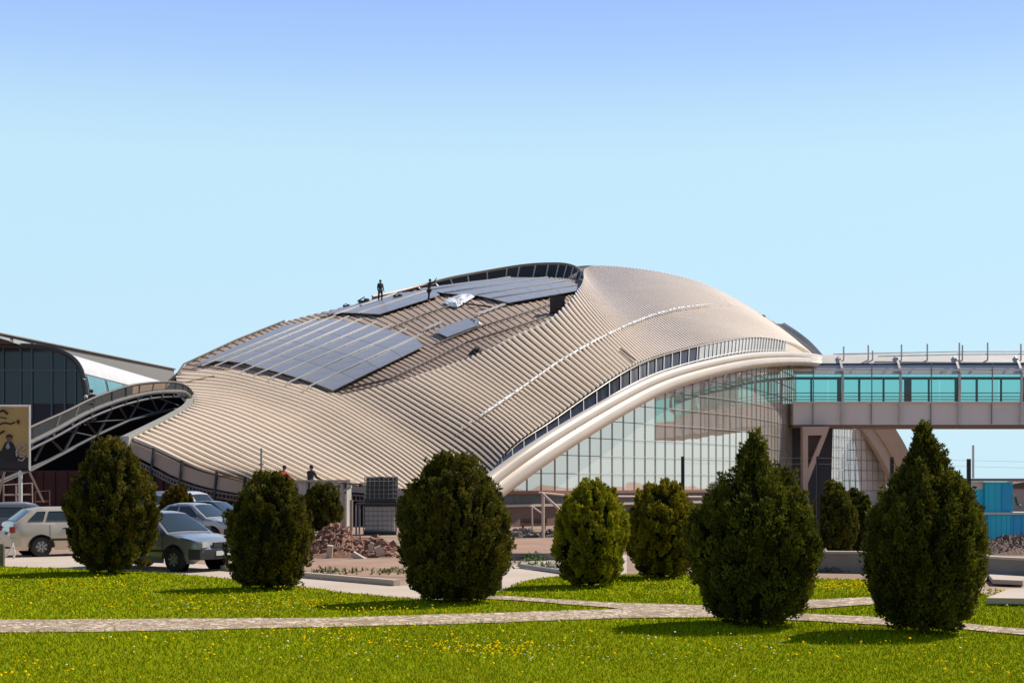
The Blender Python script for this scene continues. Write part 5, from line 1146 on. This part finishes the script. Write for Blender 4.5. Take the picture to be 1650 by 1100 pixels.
def ink(pts, r, m): MB().tube([P(x, y, BBY) + Vector((0, -.06, 0)) - BO for x, y in pts], r, 4).build('printed_lettering', m, po)
M_pw = mat('printed white', (.5, .46, .42), .6); M_pk = mat('black poster ink', (0, 0, 0))
ink([(28, 735), (27, 727), (31, 719), (38, 716), (42, 720), (38, 725), (33, 724), (35, 729), (41, 731), (39, 735), (32, 735)], .035, M_pw); ink([(30, 740), (36, 742), (41, 737)], .03, M_pw)
for k, pts in enumerate(([(-2, 684), (8, 681), (18, 683), (25, 680)], [(28, 679), (31, 677), (30, 683)], [(-3, 664), (6, 661), (13, 667)], [(2, 697), (8, 694), (-2, 700)], [(0, 672), (12, 674)])): ink(pts, (.03, .045, .04, .035, .02)[k], M_pk)
for (x0, y0, x1, y1) in ((-64, 654, 48, 654), (48, 652, 48, 758), (-64, 757.5, 48, 757.5), (-64, 652, -64, 758)):
    MB().tube([P(x0, y0, BBY) + Vector((0, -.03, 0)) - BO, P(x1, y1, BBY) + Vector((0, -.03, 0)) - BO], .055, 4).build('frame_bar', M_rail if y0 < 757 else M_dark, bo)
MB().tube([P(33, 757, BBY) - BO, Vector((0, 0, 0))], .085, 8).build('post', M_white, bo); MB().tube([P(-50, 757, BBY) - BO, Vector((P(-50, 757, BBY).x - BO.x, 0, 0))], .085, 8).build('post', M_white, bo)
MB().tube([P(46, 757, BBY) - BO, P(70, 808, BBY + 2) - BO], .05, 6).build('stay', M_steel, bo); MB().tube([P(8, 757, BBY) - BO, P(-6, 812, BBY + 2) - BO], .05, 6).build('stay', M_steel, bo)
tb_ = thing('site_barrier', 'pale tubular barrier frame behind the billboard post', 'barrier', (P(30, 800, 62).x, 62, 0)); TB = Vector(tb_.location)
for pts in ([P(6, 845, 62), P(6, 781, 62), P(52, 778, 62), P(53, 845, 62)], [P(6, 797, 62), P(53, 796, 62)], [P(6, 812, 62), P(53, 811, 62)], [P(26, 845, 62), P(26, 780, 62)]):
    MB().tube([Vector((p.x, p.y, max(p.z, 0))) - TB for p in pts], .04, 5).build('tube', mat('pale pink tube', (.42, .33, .29), .5), tb_)
tb_ = thing('site_barrier', 'rusty brown barrier frame leaning before the red hoarding', 'barrier', (P(68, 800, 66).x, 66, 0)); TB = Vector(tb_.location)
for pts in ([P(57, 845, 66), P(57, 792, 66), P(80, 790, 66), P(80, 845, 66)], [P(57, 808, 66), P(80, 807, 66)]):
    MB().tube([Vector((p.x, p.y, max(p.z, 0))) - TB for p in pts], .035, 5).build('tube', mat('rust tube', (.2, .09, .06), .7), tb_)
o = MB().tube([(0, 0, -.05), (.01, 0, .56)], .075, 8).tube([(0, 0, .56), (0, 0, .6)], .06, 8).build('wooden_stake', mat('grey weathered wood', (.22, .19, .14), .9, 0, (.13, .11, .08), 6)); o.location = G(3, 914); tag(o, 'short weathered wooden stake at the left frame edge', 'stake')
o = MB().tube([(-.14, 0, .02), (-.02, 0, .16), (.10, 0, .36), (.10, .02, .46), (.16, .04, .2), (.12, .05, .02)], .03, 6).build('bent_pipe', M_white); o.location = G(14, 901); tag(o, 'small bent white pipe beside the wooden stake', 'pipe')
o = MB().tube([(0, 0, -.05), (0, 0, .5)], .065, 8).tube([(0, 0, .5), (.02, 0, .54)], .05, 8).build('wooden_stake', mat('grey weathered wood', (.2, .2, .2))); o.location = G(804, 949); tag(o, 'short wooden stake beside the wide conifer at the path end', 'stake')
